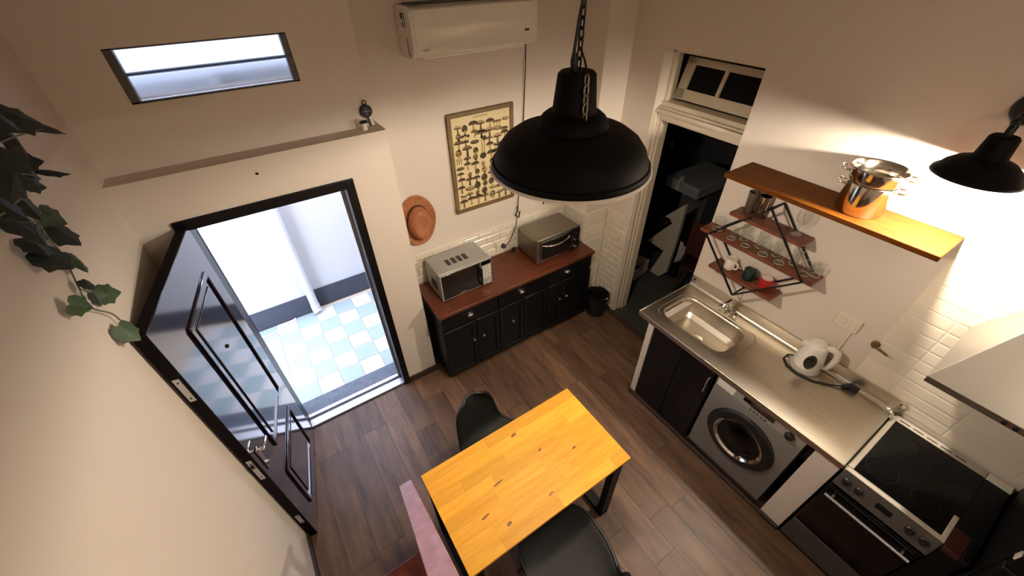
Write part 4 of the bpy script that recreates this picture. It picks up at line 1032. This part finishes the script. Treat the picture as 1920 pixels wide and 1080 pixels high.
box(2.075, 2.69, -0.648, -0.556, 0.0, 0.865).build('body', M['black_paint'], rb); box(2.06, 2.21, -0.615, -0.550, 0.865, 0.897).build('top_board', M['board'], rb, bevel=0.003); box(2.06, 2.21, -0.65, -0.617, 0.865, 0.897).build('top', M['black_paint'], rb, bevel=0.003); box(2.212, 2.635, -0.65, -0.550, 0.865, 0.897).build('top', M['black_paint'], rb, bevel=0.003); box(2.637, 2.69, -0.65, -0.550, 0.865, 0.904).build('rear_strip', M['white_enamel'], rb, bevel=0.003)
rf = thing('refrigerator', 'tall black refrigerator at the right end of the kitchen row', 'refrigerator', (2.37, -0.97, 0))
box(2.06, 2.69, -1.26, -0.664, 0.02, 1.56).build('body', M['black_paint'], rf, bevel=0.006)
for z0_, z1_ in ((0.05, 1.08), (1.09, 1.55)):
    dd = box(2.005, 2.055, -1.255, -0.668, z0_, z1_).build('door', M['black_paint'], rf, bevel=0.008)
    MB().tube([(2.006,-0.72,z0_+0.15),(1.985,-0.72,z0_+0.16),(1.985,-0.72,z1_-0.16),(2.006,-0.72,z1_-0.15)], 0.010, 8).build('handle', M['dark_plastic'], dd)
box(2.01, 2.04, -0.6675, -0.662, 1.145, 1.185).build('sticker', M['white_plastic'], rf, smooth=False)
box(2.10, 2.66, -1.22, -0.70, 0.0, 0.02).build('foot', M['rubber'], rf)

# ------------------------------------------------------------------ IVY
iv = thing('ivy_plant', 'hanging dark green ivy trailing along the left wall towards the door', 'plant', (-0.60, 1.6, 2.4))
LV = [(-0.500,1.683,2.765,0.064),(-0.450,1.420,2.815,0.040),(-0.520,1.887,2.688,0.060),(-0.550,1.713,2.700,0.067),(-0.500,1.443,2.730,0.057),(-0.560,1.719,2.650,0.046),(-0.580,1.738,2.608,0.040),(-0.530,1.720,2.607,0.050),(-0.500,1.373,2.696,0.055),(-0.450,1.325,2.701,0.031),(-0.520,1.319,2.664,0.054),(-0.550,1.492,2.607,0.060),(-0.500,1.254,2.648,0.052),(-0.560,1.454,2.549,0.054),(-0.610,1.742,2.466,0.056),(-0.610,1.710,2.419,0.063),(-0.610,1.532,2.474,0.056),(-0.610,1.538,2.428,0.064),(-0.610,1.668,2.339,0.058),(-0.610,1.609,2.283,0.031),(-0.610,1.676,2.193,0.055),(-0.610,1.587,2.236,0.036),(-0.610,1.475,2.290,0.048),(-0.610,1.599,2.069,0.059)]
LEAF2D = [(0,-0.38),(0.12,-0.46),(0.34,-0.42),(0.46,-0.14),(0.40,0.02),(0.44,0.24),(0.26,0.30),(0.12,0.46),(0,0.56),(-0.12,0.46),(-0.26,0.30),(-0.44,0.24),(-0.40,0.02),(-0.46,-0.14),(-0.34,-0.42),(-0.12,-0.46)]
camp = Vector((0,0,3.1)); rl = random.Random(11)
SPINE = []
for i, (x, y, z, s) in enumerate(LV):
    p = Vector((x,y,z))
    nrm = Vector((1.0, rl.uniform(-0.7,0.1), rl.uniform(0.0,0.9))).normalized()
    if i in (2, 7): nrm = Vector((0.35, 0.55, 0.75)).normalized()
    q = nrm.to_track_quat('Z','Y').to_matrix().to_4x4()
    mb = MB(); mb.T = Matrix.Translation(p) @ q @ Matrix.Rotation(rl.uniform(2.2,4.2), 4, 'Z') @ Matrix.Scale(s*1.5, 4)
    vs = [(0,0,0.06)] + [(a, b_, -0.22*abs(a)) for a, b_ in LEAF2D]
    n = len(LEAF2D)
    mb.add(vs, [(0, 1+k, 1+(k+1)%n) for k in range(n)])
    mn = min(v.x for v in mb.v)
    if mn < -0.644: mb.v = [v + Vector((-0.644-mn, 0, 0)) for v in mb.v]
    mb.build('leaf', M['leaf2'] if i in (14,18,20,22,23) else M['leaf1'], iv, smooth=False, solid=0.0012)
def smooth_path(ps, n=5):
    out = []; ps = [Vector(p) for p in ps]
    for i in range(len(ps)-1):
        p0 = ps[max(i-1,0)]; p1 = ps[i]; p2 = ps[i+1]; p3 = ps[min(i+2,len(ps)-1)]
        for k in range(n):
            t = k/n; out.append(0.5*((2*p1)+(p2-p0)*t+(2*p0-5*p1+4*p2-p3)*t*t+(3*p1-p0-3*p2+p3)*t**3))
    return out + [ps[-1]]
MB().tube(smooth_path([(-0.50,1.25,2.95),(-0.52,1.45,2.76),(-0.55,1.50,2.62),(-0.60,1.60,2.47),(-0.632,1.675,2.364),(-0.632,1.606,2.278),(-0.632,1.572,2.222),(-0.632,1.66,2.12),(-0.630,1.67,2.053)]), 0.0028, 6).build('stem', M['stem'], iv)
MB().tube(smooth_path([(-0.55,1.50,2.62),(-0.56,1.62,2.64),(-0.57,1.73,2.60)]), 0.002, 6).build('stem', M['stem'], iv)
MB().tube(smooth_path([(-0.52,1.45,2.76),(-0.53,1.70,2.72),(-0.52,1.87,2.69)]), 0.002, 6).build('stem', M['stem'], iv)
MB().tube(smooth_path([(-0.55,1.50,2.62),(-0.52,1.30,2.66),(-0.49,1.15,2.70)]), 0.0026, 6).build('stem', M['stem'], iv)
MB().tube(smooth_path([(-0.632,1.606,2.278),(-0.625,1.64,2.22),(-0.615,1.675,2.20)]), 0.002, 6).build('stem', M['stem'], iv)

# ------------------------------------------------------------------ SIDE ROOM THINGS
ss = thing('side_stair', 'pale sawtooth stair side with dark treads in the dark room', 'staircase', (3.62, 2.35, 0))
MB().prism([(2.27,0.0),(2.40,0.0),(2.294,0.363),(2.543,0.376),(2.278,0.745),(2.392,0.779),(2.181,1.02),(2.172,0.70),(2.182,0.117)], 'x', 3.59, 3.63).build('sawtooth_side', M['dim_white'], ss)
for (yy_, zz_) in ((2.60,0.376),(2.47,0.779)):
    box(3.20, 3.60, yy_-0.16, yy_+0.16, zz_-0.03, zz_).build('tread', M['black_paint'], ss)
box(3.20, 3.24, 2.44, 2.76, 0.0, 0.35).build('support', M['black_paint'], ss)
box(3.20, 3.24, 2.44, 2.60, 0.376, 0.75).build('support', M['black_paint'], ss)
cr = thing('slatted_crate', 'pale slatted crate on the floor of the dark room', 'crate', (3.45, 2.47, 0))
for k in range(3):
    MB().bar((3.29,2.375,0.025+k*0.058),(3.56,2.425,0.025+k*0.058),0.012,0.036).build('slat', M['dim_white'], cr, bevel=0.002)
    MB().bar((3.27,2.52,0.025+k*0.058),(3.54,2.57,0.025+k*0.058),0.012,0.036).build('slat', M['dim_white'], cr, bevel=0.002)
for a, c_ in (((3.29,2.38),(3.27,2.52)),((3.56,2.43),(3.54,2.57))):
    MB().bar((a[0],a[1],0.085),(c_[0],c_[1],0.085),0.012,0.16).build('end_board', M['dim_white'], cr, bevel=0.002)
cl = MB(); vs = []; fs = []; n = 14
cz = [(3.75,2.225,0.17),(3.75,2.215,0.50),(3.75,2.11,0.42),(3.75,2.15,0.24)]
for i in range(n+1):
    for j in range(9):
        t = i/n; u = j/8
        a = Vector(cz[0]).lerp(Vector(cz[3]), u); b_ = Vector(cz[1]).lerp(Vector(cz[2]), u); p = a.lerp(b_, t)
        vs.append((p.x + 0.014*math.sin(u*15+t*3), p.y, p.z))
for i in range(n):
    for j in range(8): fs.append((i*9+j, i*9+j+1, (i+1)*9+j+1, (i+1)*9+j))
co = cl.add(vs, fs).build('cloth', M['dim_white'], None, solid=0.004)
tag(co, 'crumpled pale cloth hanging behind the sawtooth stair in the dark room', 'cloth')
hkc = thing('coat_stand', 'dark post in the dark room that the pale cloth hangs from', 'stand', (3.79, 2.2, 0))
MB().tube([(3.79,2.20,0.0),(3.79,2.20,0.56)], 0.012, 8).build('post', M['black_paint'], hkc); MB().tube([(3.79,2.20,0.50),(3.745,2.20,0.505)], 0.006, 6).build('peg', M['black_paint'], hkc)
MB().lathe([(0.09,0.0),(0.09,0.012),(0.012,0.02)], (3.79,2.20,0), 16).build('foot', M['black_paint'], hkc)
sl = thing('concrete_slab', 'grey concrete slab seat in the dark room', 'slab', (4.4, 2.6, 0))
box(4.03, 4.75, 2.34, 2.80, 0.87, 1.0).build('slab', M['concrete'], sl, bevel=0.006)
box(4.35, 4.70, 2.40, 2.74, 0.0, 0.87).build('pedestal', M['wall_side'], sl)
fg = thing('slab_tap', 'small pale tap on the front edge of the concrete slab', 'tap', (4.02, 2.62, 1.0))
MB().lathe([(0.018,1.0),(0.016,1.03),(0.02,1.05),(0.0,1.06)], (4.06,2.60,0), 12).build('body', M['dim_white'], fg)
MB().tube([(4.06,2.60,1.035),(4.02,2.60,1.04),(4.0,2.60,1.0),(4.0,2.60,0.95)], 0.014, 8).build('spout', M['dim_white'], fg)
MB().sphere((4.0,2.60,0.93), 0.028, 12).build('knob', M['dim_white'], fg)
bl = thing('round_lamp', 'round black glossy globe lamp high in the dark room', 'lamp', (4.2, 2.96, 1.3))
MB().sphere((4.2,2.96,1.30), 0.16, 28).build('globe', M['black_glass'], bl); MB().tube([(4.2,2.96,1.45),(4.2,2.96,3.0)], 0.006, 6).build('cord', M['black_paint'], bl)
bc = thing('side_chair', 'brown chair back standing in the dark room beside the doorway', 'chair', (3.45, 1.80, 0))
box(3.42, 3.45, 1.70, 1.95, 0.62, 1.0).build('backrest', M['board'], bc, bevel=0.01)
for yy_ in (1.71, 1.92): box(3.425, 3.445, yy_, yy_+0.02, 0.0, 0.64).build('leg', M['board'], bc)
for yy_ in (1.71, 1.92): box(3.80, 3.82, yy_, yy_+0.02, 0.0, 0.42).build('leg', M['board'], bc)
box(3.43, 3.83, 1.70, 1.95, 0.42, 0.45).build('seat', M['board'], bc, bevel=0.005)
